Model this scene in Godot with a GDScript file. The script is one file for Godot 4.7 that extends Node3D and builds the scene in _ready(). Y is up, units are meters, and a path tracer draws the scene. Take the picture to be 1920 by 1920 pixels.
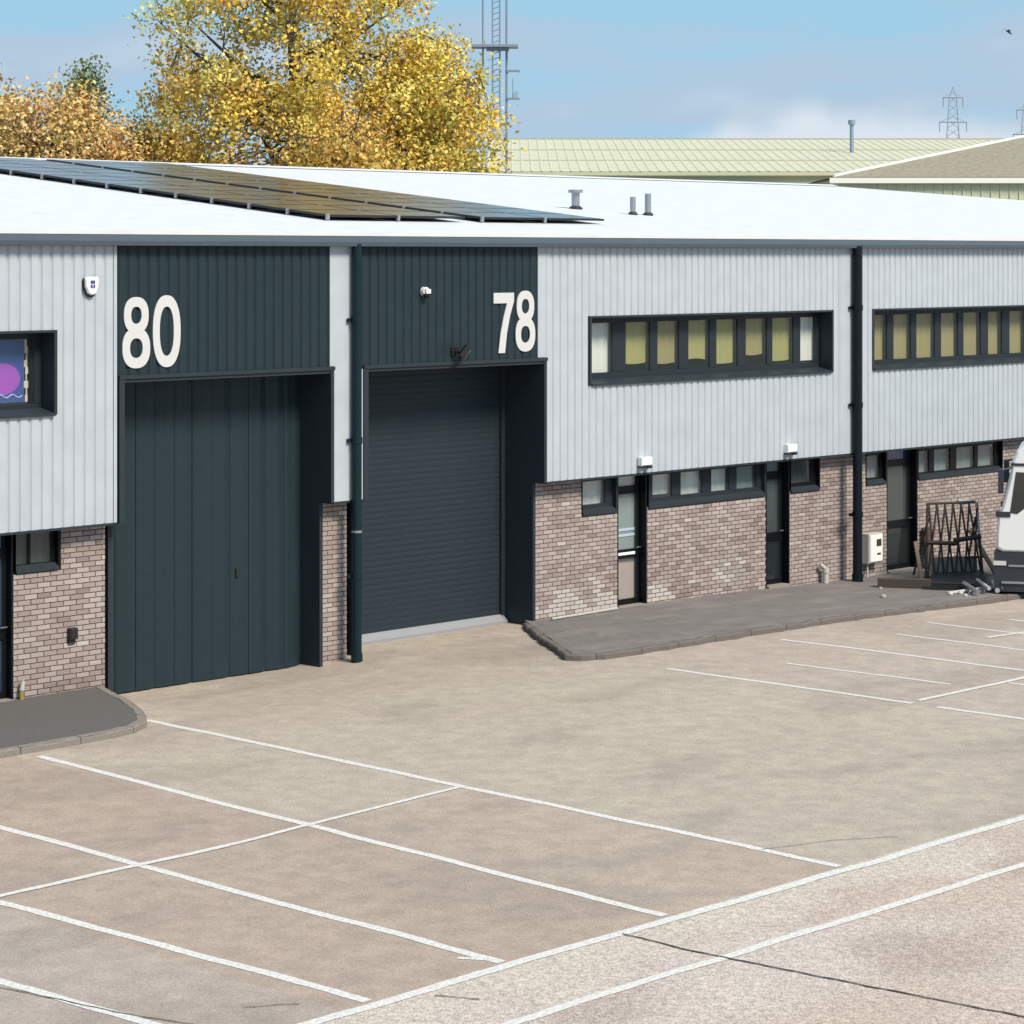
extends Node3D
# Terrace of warehouse units seen across its forecourt. Facade cladding lies in the plane z = 0, x runs along it, +z faces the yard.

class Geo:
	var v := PackedVector3Array()
	var n := PackedVector3Array()
	var c := PackedColorArray()
	var col := Color(1, 1, 1)
	func tri(a: Vector3, b: Vector3, d: Vector3) -> void:
		var nn := (b - a).cross(d - a).normalized()
		v.append(a); v.append(d); v.append(b)
		for k in 3:
			n.append(nn); c.append(col)
	func tri_n(a: Vector3, b: Vector3, d: Vector3, na: Vector3, nb: Vector3, nd: Vector3) -> void:
		v.append(a); v.append(d); v.append(b)
		n.append(na); n.append(nd); n.append(nb)
		for k in 3: c.append(col)
	func quad(a: Vector3, b: Vector3, d: Vector3, e: Vector3) -> void:
		tri(a, b, d); tri(a, d, e)
	func box(lo: Vector3, hi: Vector3, sides := 63) -> void:
		var x0 := lo.x; var y0 := lo.y; var z0 := lo.z; var x1 := hi.x; var y1 := hi.y; var z1 := hi.z
		if sides & 1: quad(Vector3(x0, y0, z1), Vector3(x1, y0, z1), Vector3(x1, y1, z1), Vector3(x0, y1, z1))
		if sides & 2: quad(Vector3(x1, y0, z0), Vector3(x0, y0, z0), Vector3(x0, y1, z0), Vector3(x1, y1, z0))
		if sides & 4: quad(Vector3(x0, y1, z1), Vector3(x1, y1, z1), Vector3(x1, y1, z0), Vector3(x0, y1, z0))
		if sides & 8: quad(Vector3(x0, y0, z0), Vector3(x1, y0, z0), Vector3(x1, y0, z1), Vector3(x0, y0, z1))
		if sides & 16: quad(Vector3(x0, y0, z0), Vector3(x0, y0, z1), Vector3(x0, y1, z1), Vector3(x0, y1, z0))
		if sides & 32: quad(Vector3(x1, y0, z1), Vector3(x1, y0, z0), Vector3(x1, y1, z0), Vector3(x1, y1, z1))
	# box with chamfered long edges, standing in the x-y plane and facing +z
	func plate(lo: Vector3, hi: Vector3, b: float) -> void:
		var f0 := Vector3(lo.x + b, lo.y + b, hi.z); var f1 := Vector3(hi.x - b, lo.y + b, hi.z)
		var f2 := Vector3(hi.x - b, hi.y - b, hi.z); var f3 := Vector3(lo.x + b, hi.y - b, hi.z)
		var e0 := Vector3(lo.x, lo.y, hi.z - b); var e1 := Vector3(hi.x, lo.y, hi.z - b)
		var e2 := Vector3(hi.x, hi.y, hi.z - b); var e3 := Vector3(lo.x, hi.y, hi.z - b)
		quad(f0, f1, f2, f3)
		quad(e0, e1, f1, f0); quad(e1, e2, f2, f1); quad(e2, e3, f3, f2); quad(e3, e0, f0, f3)
		box(lo, Vector3(hi.x, hi.y, hi.z - b), 62)
	func tube(pts: Array, radii: Array, sides := 8, cap := true) -> void:
		var rings := []
		var last := Vector3.ZERO
		for i in pts.size():
			var p: Vector3 = pts[i]
			var d: Vector3
			if i == 0: d = (pts[1] - pts[0])
			elif i == pts.size() - 1: d = pts[i] - pts[i - 1]
			else: d = (pts[i + 1] - pts[i - 1])
			d = d.normalized()
			var a: Vector3 = last
			if i == 0:
				a = d.cross(Vector3.UP if absf(d.y) < 0.9 else Vector3.RIGHT).normalized()
			a = (a - d * a.dot(d)).normalized()
			last = a
			var b := d.cross(a)
			var ring := []
			for k in sides:
				var t := TAU * k / sides
				ring.append([p + (a * cos(t) + b * sin(t)) * radii[i], a * cos(t) + b * sin(t)])
			rings.append(ring)
		for i in pts.size() - 1:
			for k in sides:
				var k2 := (k + 1) % sides
				var q0 = rings[i][k]; var q1 = rings[i][k2]; var q2 = rings[i + 1][k2]; var q3 = rings[i + 1][k]
				tri_n(q0[0], q1[0], q2[0], q0[1], q1[1], q2[1])
				tri_n(q0[0], q2[0], q3[0], q0[1], q2[1], q3[1])
		if cap:
			var m := pts.size() - 1
			for k in sides:
				var k2 := (k + 1) % sides
				tri(pts[0], rings[0][k2][0], rings[0][k][0])
				tri(pts[m], rings[m][k][0], rings[m][k2][0])
	# a polygon in x-y (counter-clockwise), between z0 and z1
	func prism(poly: PackedVector2Array, z0: float, z1: float) -> void:
		var t := Geometry2D.triangulate_polygon(poly)
		for i in range(0, t.size(), 3):
			var a := poly[t[i]]; var b := poly[t[i + 1]]; var d := poly[t[i + 2]]
			if (b - a).cross(d - a) < 0.0:
				var s := b; b = d; d = s
			tri(Vector3(a.x, a.y, z1), Vector3(b.x, b.y, z1), Vector3(d.x, d.y, z1))
			tri(Vector3(a.x, a.y, z0), Vector3(d.x, d.y, z0), Vector3(b.x, b.y, z0))
		var area := 0.0
		for i in poly.size():
			area += poly[i].cross(poly[(i + 1) % poly.size()])
		for i in poly.size():
			var a := poly[i]; var b := poly[(i + 1) % poly.size()]
			if area < 0.0:
				var s := a; a = b; b = s
			quad(Vector3(a.x, a.y, z0), Vector3(b.x, b.y, z0), Vector3(b.x, b.y, z1), Vector3(a.x, a.y, z1))
	func mesh() -> ArrayMesh:
		var m := ArrayMesh.new()
		var arr := []
		arr.resize(Mesh.ARRAY_MAX)
		arr[Mesh.ARRAY_VERTEX] = v; arr[Mesh.ARRAY_NORMAL] = n; arr[Mesh.ARRAY_COLOR] = c
		m.add_surface_from_arrays(Mesh.PRIMITIVE_TRIANGLES, arr)
		return m

var M := {}
var taken := {}
var rng := RandomNumberGenerator.new()
var wob := FastNoiseLite.new()

# ---------------------------------------------------------------- helpers
func lin(r: float, g: float, b: float) -> Color:      # linear base colour -> albedo_color
	return Color(r, g, b).linear_to_srgb()
func mat(key: String, color: Color, rough := 0.8, metal := 0.0, tex: Texture2D = null, tile := 1.0) -> StandardMaterial3D:
	var m := StandardMaterial3D.new()
	m.albedo_color = color; m.roughness = rough; m.metallic = metal
	if tex:
		m.albedo_texture = tex
		m.uv1_triplanar = true; m.uv1_world_triplanar = true
		m.uv1_scale = Vector3.ONE / tile
	M[key] = m
	return m
func vcol(key: String, rough := 0.85, tex: Texture2D = null, tile := 1.0) -> StandardMaterial3D:
	var m := mat(key, Color.WHITE, rough, 0.0, tex, tile)
	m.vertex_color_use_as_albedo = true
	return m
func numbered(called: String) -> String:
	if not taken.has(called):
		taken[called] = 0
		return called
	taken[called] += 1
	return "%s_%03d" % [called, taken[called]]
func thing(called: String, label: String, category: String, at := Vector3.ZERO, turn := 0.0, group := "", kind := "") -> Node3D:
	var o := Node3D.new()
	o.name = numbered(called); add_child(o)
	o.position = at; o.rotation.y = turn
	metas(o, label, category, group, kind)
	return o
func metas(o: Node3D, label: String, category: String, group := "", kind := "") -> void:
	o.set_meta("label", label); o.set_meta("category", category)
	if group: o.set_meta("group", group)
	if kind: o.set_meta("kind", kind)
func part(parent: Node3D, called: String, g: Geo, m: String, label := "") -> MeshInstance3D:
	return part_mesh(parent, called, g.mesh(), m, label)
func part_mesh(parent: Node3D, called: String, ms: Mesh, m: String, label := "") -> MeshInstance3D:
	var o := MeshInstance3D.new()
	o.mesh = ms; o.material_override = M[m]
	o.name = called if parent != self else numbered(called)
	parent.add_child(o, true)
	if label: o.set_meta("label", label)
	return o
func single(called: String, g: Geo, m: String, label: String, category: String, group := "", kind := "") -> MeshInstance3D:
	var o := part(self, called, g, m)
	metas(o, label, category, group, kind)
	return o
func sm(a: float, b: float, x: float) -> float: return smoothstep(a, b, x)

# grey multiplier textures: octave noise and per-texel grains, range low..1
func grain(px: int, seed_: int, freq: float, low: float, speck: float, octaves := 4) -> ImageTexture:
	var f := FastNoiseLite.new()
	f.seed = seed_; f.frequency = freq; f.fractal_octaves = octaves
	f.noise_type = FastNoiseLite.TYPE_SIMPLEX_SMOOTH
	var im := f.get_seamless_image(px, px)
	im.convert(Image.FORMAT_L8)
	var d := im.get_data()
	var r := RandomNumberGenerator.new()
	r.seed = seed_ * 7 + 3
	for i in d.size():
		var t := d[i] / 255.0
		var s := r.randf()
		var k := lerpf(low, 1.0, t) * (1.0 - speck * s * s)
		d[i] = int(clampf(k, 0.0, 1.0) * 255.0)
	var out := Image.create_from_data(px, px, false, Image.FORMAT_L8, d)
	out.generate_mipmaps()
	return ImageTexture.create_from_image(out)

# gentle falls of the yard: a dip at the folding door, a fall towards the far end
func gh(x: float, z: float) -> float:
	var y := -0.03
	y -= 0.16 * sm(-0.35, 0.4, x) * (1.0 - sm(3.7, 5.2, x)) * (1.0 - sm(-0.4, 3.2, z))
	y -= 0.12 * sm(12.0, 19.0, x)
	return y + 0.008 * wob.get_noise_2d(x * 1.2, z * 1.2)

# ---------------------------------------------------------------- light, camera, sky
func build_sky() -> PanoramaSkyMaterial:
	var w := 2048; var h := 1024
	var cl := FastNoiseLite.new()
	cl.seed = 11; cl.frequency = 0.9; cl.fractal_octaves = 5; cl.fractal_gain = 0.5
	var cu := FastNoiseLite.new()
	cu.seed = 5; cu.frequency = 6.5; cu.fractal_octaves = 5
	var im := Image.create(w, h, false, Image.FORMAT_RGBF)
	var K := 1.0 / EXPO
	var blue_lo := Color(0.40, 0.655, 0.83) * K; var blue_hi := Color(0.285, 0.565, 0.785) * K
	var grey := Color(0.46, 0.58, 0.72) * K; var white := Color(0.78, 0.84, 0.90) * K
	for j in h:
		var el := PI * (0.5 - (j + 0.5) / h)
		if j > h / 2 + 4:
			continue
		var sy := sin(el); var cy := cos(el)
		var base := blue_lo.lerp(blue_hi, clampf(pow(maxf(sy, 0.0), 0.55) * 1.5, 0.0, 1.0))
		for i in w:
			var a := ((i + 0.5) / w - 0.5) * TAU
			var dx := sin(a) * cy; var dz := -cos(a) * cy
			var q := 1.0 / (maxf(sy, 0.0) + 0.10)
			# a broken deck of thin grey cloud, seen as flat streaks near the horizon
			var t := cl.get_noise_3d(dx * q * 0.45 + OFFX, dz * q * 0.45 + OFFZ, 0.0) + 0.25 * cu.get_noise_3d(dx * q * 0.3, dz * q * 0.3, 4.0)
			var f := smoothstep(-0.08, 0.26, t)
			var c := base.lerp(grey.lerp(white, smoothstep(0.25, 0.6, t) * 0.5), f * 0.85)
			if el < 0.13:
				# low heaped clouds standing on the horizon here and there
				var top := 0.036 + 0.020 * cos((a - 1.105) * 19.0) + 0.004 * cu.get_noise_2d(a * 1.3, 3.0) + 0.008 * absf(sin(a * 33.0 + 3.0 * cu.get_noise_2d(a * 2.0, 30.0)))
				var m2 := 1.0 - smoothstep(top - 0.010, top + 0.004, el)
				c = c.lerp(white, 0.8 * m2)
			im.set_pixel(i, j, c)
	im.fill_rect(Rect2i(0, h / 2 + 4, w, h / 2 - 4), Color(0.36, 0.34, 0.30) * K)
	var p := PanoramaSkyMaterial.new()
	p.panorama = ImageTexture.create_from_image(im)
	return p

const EXPO := 1.45
const OFFX := 3.2
const OFFZ := 0.06
func setup() -> void:
	var cam := Camera3D.new()
	cam.name = "camera"
	cam.projection = Camera3D.PROJECTION_FRUSTUM
	cam.near = 0.5; cam.far = 4000.0
	cam.size = 2.0 * 0.5 * 960.0 / 4745.0
	cam.frustum_offset = Vector2(0.0, -481.0 / 4745.0 * 0.5)
	add_child(cam)
	cam.position = Vector3(-22.209, 6.26, 29.279)
	cam.rotation_degrees.y = -46.0575
	cam.current = true
	var we := WorldEnvironment.new()
	we.name = "environment"
	var e := Environment.new()
	e.background_mode = Environment.BG_SKY
	var sky := Sky.new()
	sky.sky_material = build_sky()
	e.sky = sky
	e.tonemap_mode = Environment.TONE_MAPPER_LINEAR
	e.tonemap_exposure = EXPO
	e.sdfgi_enabled = true; e.ssao_enabled = true; e.ssil_enabled = true
	we.environment = e
	add_child(we)
	var sun := DirectionalLight3D.new()
	sun.name = "sun"
	sun.light_energy = 1.15; sun.light_color = Color(1.0, 0.94, 0.86)
	sun.light_angular_distance = 18.0
	sun.shadow_enabled = true
	add_child(sun)
	sun.look_at_from_position(Vector3(0.03, 0.72, 0.69) * 50.0, Vector3.ZERO)

func materials() -> void:
	var fine := grain(1024, 3, 0.02, 0.88, 0.24)
	var aggregate := grain(1024, 8, 0.09, 0.82, 0.36, 3)
	var streak := grain(512, 21, 0.012, 0.95, 0.02)
	var rough_t := grain(512, 33, 0.06, 0.76, 0.16)
	vcol("concrete", 0.92, fine, 9.0)
	vcol("aggregate", 0.92, aggregate, 11.0)
	mat("base_ground", lin(0.30, 0.28, 0.24), 0.95, 0.0, fine, 9.0)
	mat("line_paint", lin(0.90, 0.87, 0.84), 0.7, 0.0, rough_t, 1.7)
	mat("worn_paint", lin(0.72, 0.68, 0.62), 0.8, 0.0, rough_t, 0.9)
	mat("bitumen", lin(0.035, 0.033, 0.032), 0.8)
	mat("tarmac", lin(0.155, 0.150, 0.142), 0.95, 0.0, aggregate, 3.1)
	vcol("old_tarmac", 0.95, aggregate, 3.7)
	vcol("kerb", 0.93, rough_t, 0.9)
	mat("kerb_pale", lin(0.36, 0.33, 0.30), 0.9, 0.0, rough_t, 1.3)
	mat("kerb_dark", lin(0.125, 0.100, 0.092), 0.95, 0.0, rough_t, 0.8)
	vcol("brick", 0.9, rough_t, 0.55)
	mat("mortar", lin(0.15, 0.125, 0.115), 0.95, 0.0, rough_t, 0.4)
	mat("grey_sheet", lin(0.430, 0.478, 0.535), 0.45, 0.0, streak, 4.0)
	mat("dark_sheet", lin(0.019, 0.034, 0.043), 0.42, 0.0, streak, 3.0)
	mat("trim", lin(0.028, 0.038, 0.048), 0.45, 0.0, streak, 2.0)
	mat("reveal", lin(0.028, 0.038, 0.048), 0.5, 0.0, streak, 2.0)
	mat("fold_door", lin(0.019, 0.034, 0.043), 0.42, 0.0, streak, 1.7)
	mat("slat", lin(0.023, 0.035, 0.046), 0.45, 0.0, streak, 1.3)
	mat("gutter", lin(0.055, 0.075, 0.095), 0.4, 0.0, streak, 2.0)
	mat("pipe", lin(0.006, 0.009, 0.016), 0.4)
	mat("pipe_teal", lin(0.007, 0.020, 0.027), 0.4)
	mat("frame", lin(0.020, 0.027, 0.036), 0.4)
	mat("frame_black", lin(0.005, 0.006, 0.008), 0.4)
	mat("roof_white", lin(0.66, 0.67, 0.69), 0.55, 0.0, streak, 5.0)
	mat("number_white", lin(0.54, 0.55, 0.56), 0.5)
	mat("zinc", lin(0.55, 0.58, 0.62), 0.35, 0.7, rough_t, 0.8)
	mat("threshold", lin(0.42, 0.44, 0.48), 0.55, 0.2, rough_t, 0.6)
	mat("plastic_white", lin(0.80, 0.80, 0.80), 0.4)
	mat("plastic_black", lin(0.012, 0.012, 0.014), 0.45)
	mat("badge_blue", lin(0.06, 0.05, 0.26), 0.4)
	mat("cream", lin(0.62, 0.58, 0.47), 0.7, 0.0, rough_t, 0.5)
	mat("off_white", lin(0.66, 0.66, 0.63), 0.6, 0.0, rough_t, 0.9)
	mat("brass", lin(0.45, 0.33, 0.10), 0.4, 0.5)
	mat("solar_glass", lin(0.075, 0.066, 0.058), 0.17)
	mat("solar_frame", lin(0.012, 0.012, 0.014), 0.5)
	mat("reflection_green", lin(0.40, 0.41, 0.155), 0.8, 0.0, rough_t, 0.7)  # painted reflection: stands in for a pale green building mirrored in the glass
	mat("reflection_olive", lin(0.36, 0.33, 0.15), 0.8, 0.0, rough_t, 0.7)  # second tone of the same painted reflection
	mat("blind_pale", lin(0.55, 0.60, 0.57), 0.8)
	mat("blind_grey", lin(0.20, 0.25, 0.26), 0.8)
	mat("blind_dark", lin(0.03, 0.04, 0.045), 0.7)
	mat("poster_blue", lin(0.015, 0.13, 0.42), 0.5, 0.0, rough_t, 0.9)
	mat("poster_navy", lin(0.018, 0.055, 0.26), 0.5)
	mat("poster_purple", lin(0.27, 0.06, 0.42), 0.5)
	mat("poster_white", lin(0.42, 0.55, 0.70), 0.5)
	mat("paper", lin(0.5, 0.48, 0.42), 0.8)
	mat("timber", lin(0.34, 0.26, 0.19), 0.85, 0.0, rough_t, 0.5)
	mat("timber_dark", lin(0.09, 0.065, 0.055), 0.85, 0.0, rough_t, 0.5)
	mat("rust_steel", lin(0.055, 0.045, 0.042), 0.7, 0.1, rough_t, 0.4)
	mat("sack", lin(0.50, 0.44, 0.40), 0.9, 0.0, rough_t, 0.35)
	mat("black_sheet", lin(0.022, 0.023, 0.026), 0.55)
	mat("truck_white", lin(0.80, 0.81, 0.82), 0.25)
	M["truck_white"].clearcoat_enabled = true
	mat("truck_dark", lin(0.025, 0.03, 0.042), 0.5)
	mat("tyre", lin(0.02, 0.02, 0.02), 0.85)
	mat("lamp_glass", lin(0.6, 0.6, 0.6), 0.15)
	mat("far_roof", lin(0.54, 0.535, 0.40), 0.8, 0.0, streak, 9.0)
	mat("far_wall", lin(0.58, 0.59, 0.42), 0.8, 0.0, streak, 7.0)
	mat("far_brown", lin(0.40, 0.355, 0.265), 0.9, 0.0, rough_t, 11.0)
	mat("far_white", lin(0.80, 0.80, 0.74), 0.7)
	mat("far_gutter", lin(0.36, 0.35, 0.26), 0.8)
	mat("steel_blue", lin(0.24, 0.31, 0.39), 0.5, 0.2)
	mat("steel_pale", lin(0.30, 0.38, 0.46), 0.6)  # pale bluish tone puts distance haze into the pylons' colour
	mat("bark", lin(0.115, 0.09, 0.07), 0.95, 0.0, rough_t, 0.6)
	mat("bird", lin(0.05, 0.06, 0.08), 0.8)
	vcol("leaf", 0.7)
	M["leaf"].backlight = Color(0.8, 0.75, 0.4)
	M["leaf"].cull_mode = BaseMaterial3D.CULL_DISABLED
	for k in ["dark_sheet", "trim", "reveal", "fold_door", "slat", "frame", "frame_black", "pipe", "pipe_teal"]: M[k].metallic_specular = 0.3
	var gl := mat("glass", Color(0.55, 0.65, 0.65, 0.05), 0.03)
	gl.transparency = BaseMaterial3D.TRANSPARENCY_ALPHA
	var gd := mat("glass_dark", lin(0.012, 0.016, 0.02), 0.06)
	gd.metallic_specular = 0.7

# ---------------------------------------------------------------- ground
func steps(lo: float, hi: float, near_lo: float, near_hi: float, fine: float, coarse: float, exact: Array) -> Array:
	var a := []
	var x := lo
	while x < near_lo: a.append(x); x += coarse
	x = near_lo
	while x < near_hi: a.append(x); x += fine
	x = near_hi
	while x < hi: a.append(x); x += coarse
	a.append(hi)
	for e in exact:
		var best := 0
		for i in a.size():
			if absf(a[i] - e) < absf(a[best] - e): best = i
		a[best] = e
	return a
func sheet(called: String, xs: Array, zs: Array, m: String, label: String, hf: Callable, cf: Callable) -> MeshInstance3D:
	var st := PackedVector3Array(); var nn := PackedVector3Array(); var cc := PackedColorArray()
	var hs := {}
	for i in xs.size() - 1:
		for j in zs.size() - 1:
			var xm: float = (xs[i] + xs[i + 1]) * 0.5; var zm: float = (zs[j] + zs[j + 1]) * 0.5
			var p := []
			for k in [[i, j], [i + 1, j], [i + 1, j + 1], [i, j + 1]]:
				var x: float = xs[k[0]]; var z: float = zs[k[1]]
				var key := Vector2i(k[0], k[1])
				if not hs.has(key): hs[key] = hf.call(x, z)
				p.append(Vector3(x, hs[key], z)); 
			for t in [0, 1, 2, 0, 2, 3]:
				var q: Vector3 = p[t]
				st.append(q)
				nn.append(Vector3(-(hf.call(q.x + 0.05, q.z) - hs_at(hf, q)) / 0.05, 1.0, -(hf.call(q.x, q.z + 0.05) - hs_at(hf, q)) / 0.05).normalized() if absf(q.x) < 30.0 else Vector3.UP)
				cc.append(cf.call(q.x, q.z, xm, zm))
	var ms := ArrayMesh.new(); var arr := []
	arr.resize(Mesh.ARRAY_MAX)
	arr[Mesh.ARRAY_VERTEX] = st; arr[Mesh.ARRAY_NORMAL] = nn; arr[Mesh.ARRAY_COLOR] = cc
	ms.add_surface_from_arrays(Mesh.PRIMITIVE_TRIANGLES, arr)
	var o := part_mesh(self, called, ms, m)
	metas(o, label, "ground", "", "structure")
	return o
func hs_at(hf: Callable, q: Vector3) -> float: return q.y

func yard_colour(x: float, z: float, xm: float, zm: float) -> Color:
	var c := Color(0.513, 0.438, 0.365)
	if xm < -8.05 and zm > 2.0: c = Color(0.470, 0.393, 0.348)
	elif xm < -3.65 and zm > 2.0: c = Color(0.470, 0.374, 0.309)
	elif xm < -0.95 and zm > 8.3: c = Color(0.495, 0.402, 0.334)
	elif xm > 7.3 and zm < 13.0: c = Color(0.508, 0.425, 0.363)
	var a := wob.get_noise_2d(x * 0.55 + 40.0, z * 2.2)
	var b := wob.get_noise_2d(x * 3.0, z * 7.0 + 90.0)
	var d := wob.get_noise_2d(x * 14.0, z * 14.0)
	var k := 1.0 + 0.035 * a + 0.03 * b + 0.035 * d
	c = Color(c.r * k, c.g * k * (1.0 + 0.02 * b), c.b * k)
	# tyre-rubbed and oily patches
	var s := wob.get_noise_2d(x * 1.6 + 7.0, z * 3.4 - 31.0)
	c = c.lerp(Color(0.330, 0.277, 0.237), clampf((s - 0.16) * 2.2, 0.0, 0.35))
	var e := 1.0 - Vector2((x - 7.0) / 1.5, (z - 1.6) / 0.8).length() + 0.5 * b
	c = c.lerp(Color(0.340, 0.286, 0.252), clampf(e * 0.9, 0.0, 0.45))
	if xm < -8.05:
		c = c.lerp(Color(0.360, 0.315, 0.294), clampf(0.5 + s * 2.0, 0.0, 0.7) * (1.0 - sm(-9.6, -9.3, -absf(x + 8.8) - 8.8 + 0.9)))
	return c
func road_colour(x: float, z: float, _xm: float, zm: float) -> Color:
	var b := wob.get_noise_2d(x * 2.6, z * 2.6 + 15.0)
	var d := wob.get_noise_2d(x * 11.0, z * 11.0 + 5.0)
	var a := wob.get_noise_2d(x * 0.9 + 20.0, z * 2.5 + 60.0)
	var c := Color(0.650, 0.525, 0.450)
	c = c.lerp(Color(0.700, 0.605, 0.555), clampf(0.4 + a * 2.0, 0.0, 0.9))
	c = c.lerp(Color(0.460, 0.353, 0.314), clampf(b * 1.6 - 0.1, 0.0, 0.5))
	if zm < 14.95:
		# cement fillet laid along the edge line, thinning out raggedly towards the road
		var f := (14.52 - z) * 2.4 + b * 2.4 + d * 1.0 - 0.9 * sm(-0.5, 1.5, x)
		c = c.lerp(Color(0.700, 0.610, 0.530), clampf(0.15 + f * 1.4, 0.0, 1.0))
	var k := 1.08 + 0.06 * d
	return Color(c.r * k, c.g * k, c.b * k)
func painted(parent: Node3D, x0: float, z0: float, x1: float, z1: float, w: float, m: String, gaps := [], lift := 0.004) -> void:
	var a := Vector2(x0, z0); var b := Vector2(x1, z1)
	var L := a.distance_to(b); var d := (b - a) / L; var s := Vector2(-d.y, d.x)
	var n := int(ceil(L / 0.14))
	var g := Geo.new()
	var pl := Vector3.ZERO; var pr := Vector3.ZERO; var ok := false
	for i in n + 1:
		var t := L * i / n
		var p := a + d * t
		var wl := w * 0.5 * (1.0 + 0.18 * wob.get_noise_2d(p.x * 40.0 + 3.0, p.y * 40.0))
		var wr := w * 0.5 * (1.0 + 0.18 * wob.get_noise_2d(p.x * 40.0 - 33.0, p.y * 40.0))
		var drift := 0.035 * wob.get_noise_2d(p.x * 4.0 + 70.0, p.y * 4.0)
		var l2 := p + s * (wl + drift); var r2 := p - s * (wr - drift)
		var l := Vector3(l2.x, gh(l2.x, l2.y) + lift, l2.y); var r := Vector3(r2.x, gh(r2.x, r2.y) + lift, r2.y)
		var bare := false
		for q in gaps:
			if t > q[0] and t < q[1]: bare = true
		if ok and not bare: g.quad(pl, l, r, pr)
		pl = l; pr = r; ok = not bare
	part(parent, "parking_line", g, m)
func crack(parent: Node3D, pts: Array, w: float, called := "crack") -> void:
	var g := Geo.new()
	for k in pts.size() - 1:
		var a := Vector2(pts[k][0], pts[k][1]); var b := Vector2(pts[k + 1][0], pts[k + 1][1])
		var n := int(ceil(a.distance_to(b) / 0.08)); var d := (b - a).normalized(); var s := Vector2(-d.y, d.x)
		var pl := Vector3.ZERO; var pr := Vector3.ZERO
		for i in n + 1:
			var p := a.lerp(b, float(i) / n)
			p += s * 0.022 * wob.get_noise_2d(p.x * 30.0, p.y * 30.0)
			var hw := w * 0.5 * (0.75 + 0.9 * absf(wob.get_noise_2d(p.x * 60.0, p.y * 60.0 + 9.0)))
			var l2 := p + s * hw; var r2 := p - s * hw
			var l := Vector3(l2.x, gh(l2.x, l2.y) + 0.009, l2.y); var r := Vector3(r2.x, gh(r2.x, r2.y) + 0.009, r2.y)
			if i > 0: g.quad(pl, l, r, pr)
			pl = l; pr = r
	part(parent, called, g, "bitumen")
func kerb(parent: Node3D, pts: Array, top: Callable, face: Color, lip: Color, jag: float) -> void:
	# kerb stones about 0.9 m long along a line of outer points; the inner side lies to the left of the walk
	var line := PackedVector2Array()
	for i in pts.size() - 1:
		var a := Vector2(pts[i][0], pts[i][1]); var b := Vector2(pts[i + 1][0], pts[i + 1][1])
		var n := maxi(1, int(round(a.distance_to(b) / 0.15)))
		for k in n: line.append(a.lerp(b, float(k) / n))
	line.append(Vector2(pts[-1][0], pts[-1][1]))
	var i := 0
	while i < line.size() - 1:
		var j := mini(i + 6, line.size() - 1)
		var g := Geo.new()
		var last := []
		for k in range(i, j + 1):
			var d := (line[mini(k + 1, line.size() - 1)] - line[maxi(k - 1, 0)]).normalized()
			var s := Vector2(-d.y, d.x)
			var p := line[k] - s * jag * (0.5 + wob.get_noise_2d(line[k].x * 30.0, line[k].y * 30.0))
			if k == i: p += d * 0.006
			if k == j: p -= d * 0.006
			var q := p + s * 0.125
			var y: float = top.call(p.x, p.y) + jag * 0.35 * wob.get_noise_2d(line[k].x * 50.0, 4.0)
			var ring := [Vector3(p.x, -0.34, p.y), Vector3(p.x, y - 0.022, p.y), Vector3(p.x + s.x * 0.02, y, p.y + s.y * 0.02), Vector3(q.x, y, q.y), Vector3(q.x, -0.34, q.y)]
			if last.size():
				for t in 4:
					g.col = face if t == 0 else lip
					g.quad(last[t], ring[t], ring[t + 1], last[t + 1])
			else:
				g.tri(ring[0], ring[1], ring[3]); g.tri(ring[0], ring[3], ring[4])
			last = ring
		g.tri(last[0], last[3], last[1]); g.tri(last[0], last[4], last[3])
		part(parent, "kerb_stone", g, "kerb")
		i = j
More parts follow.
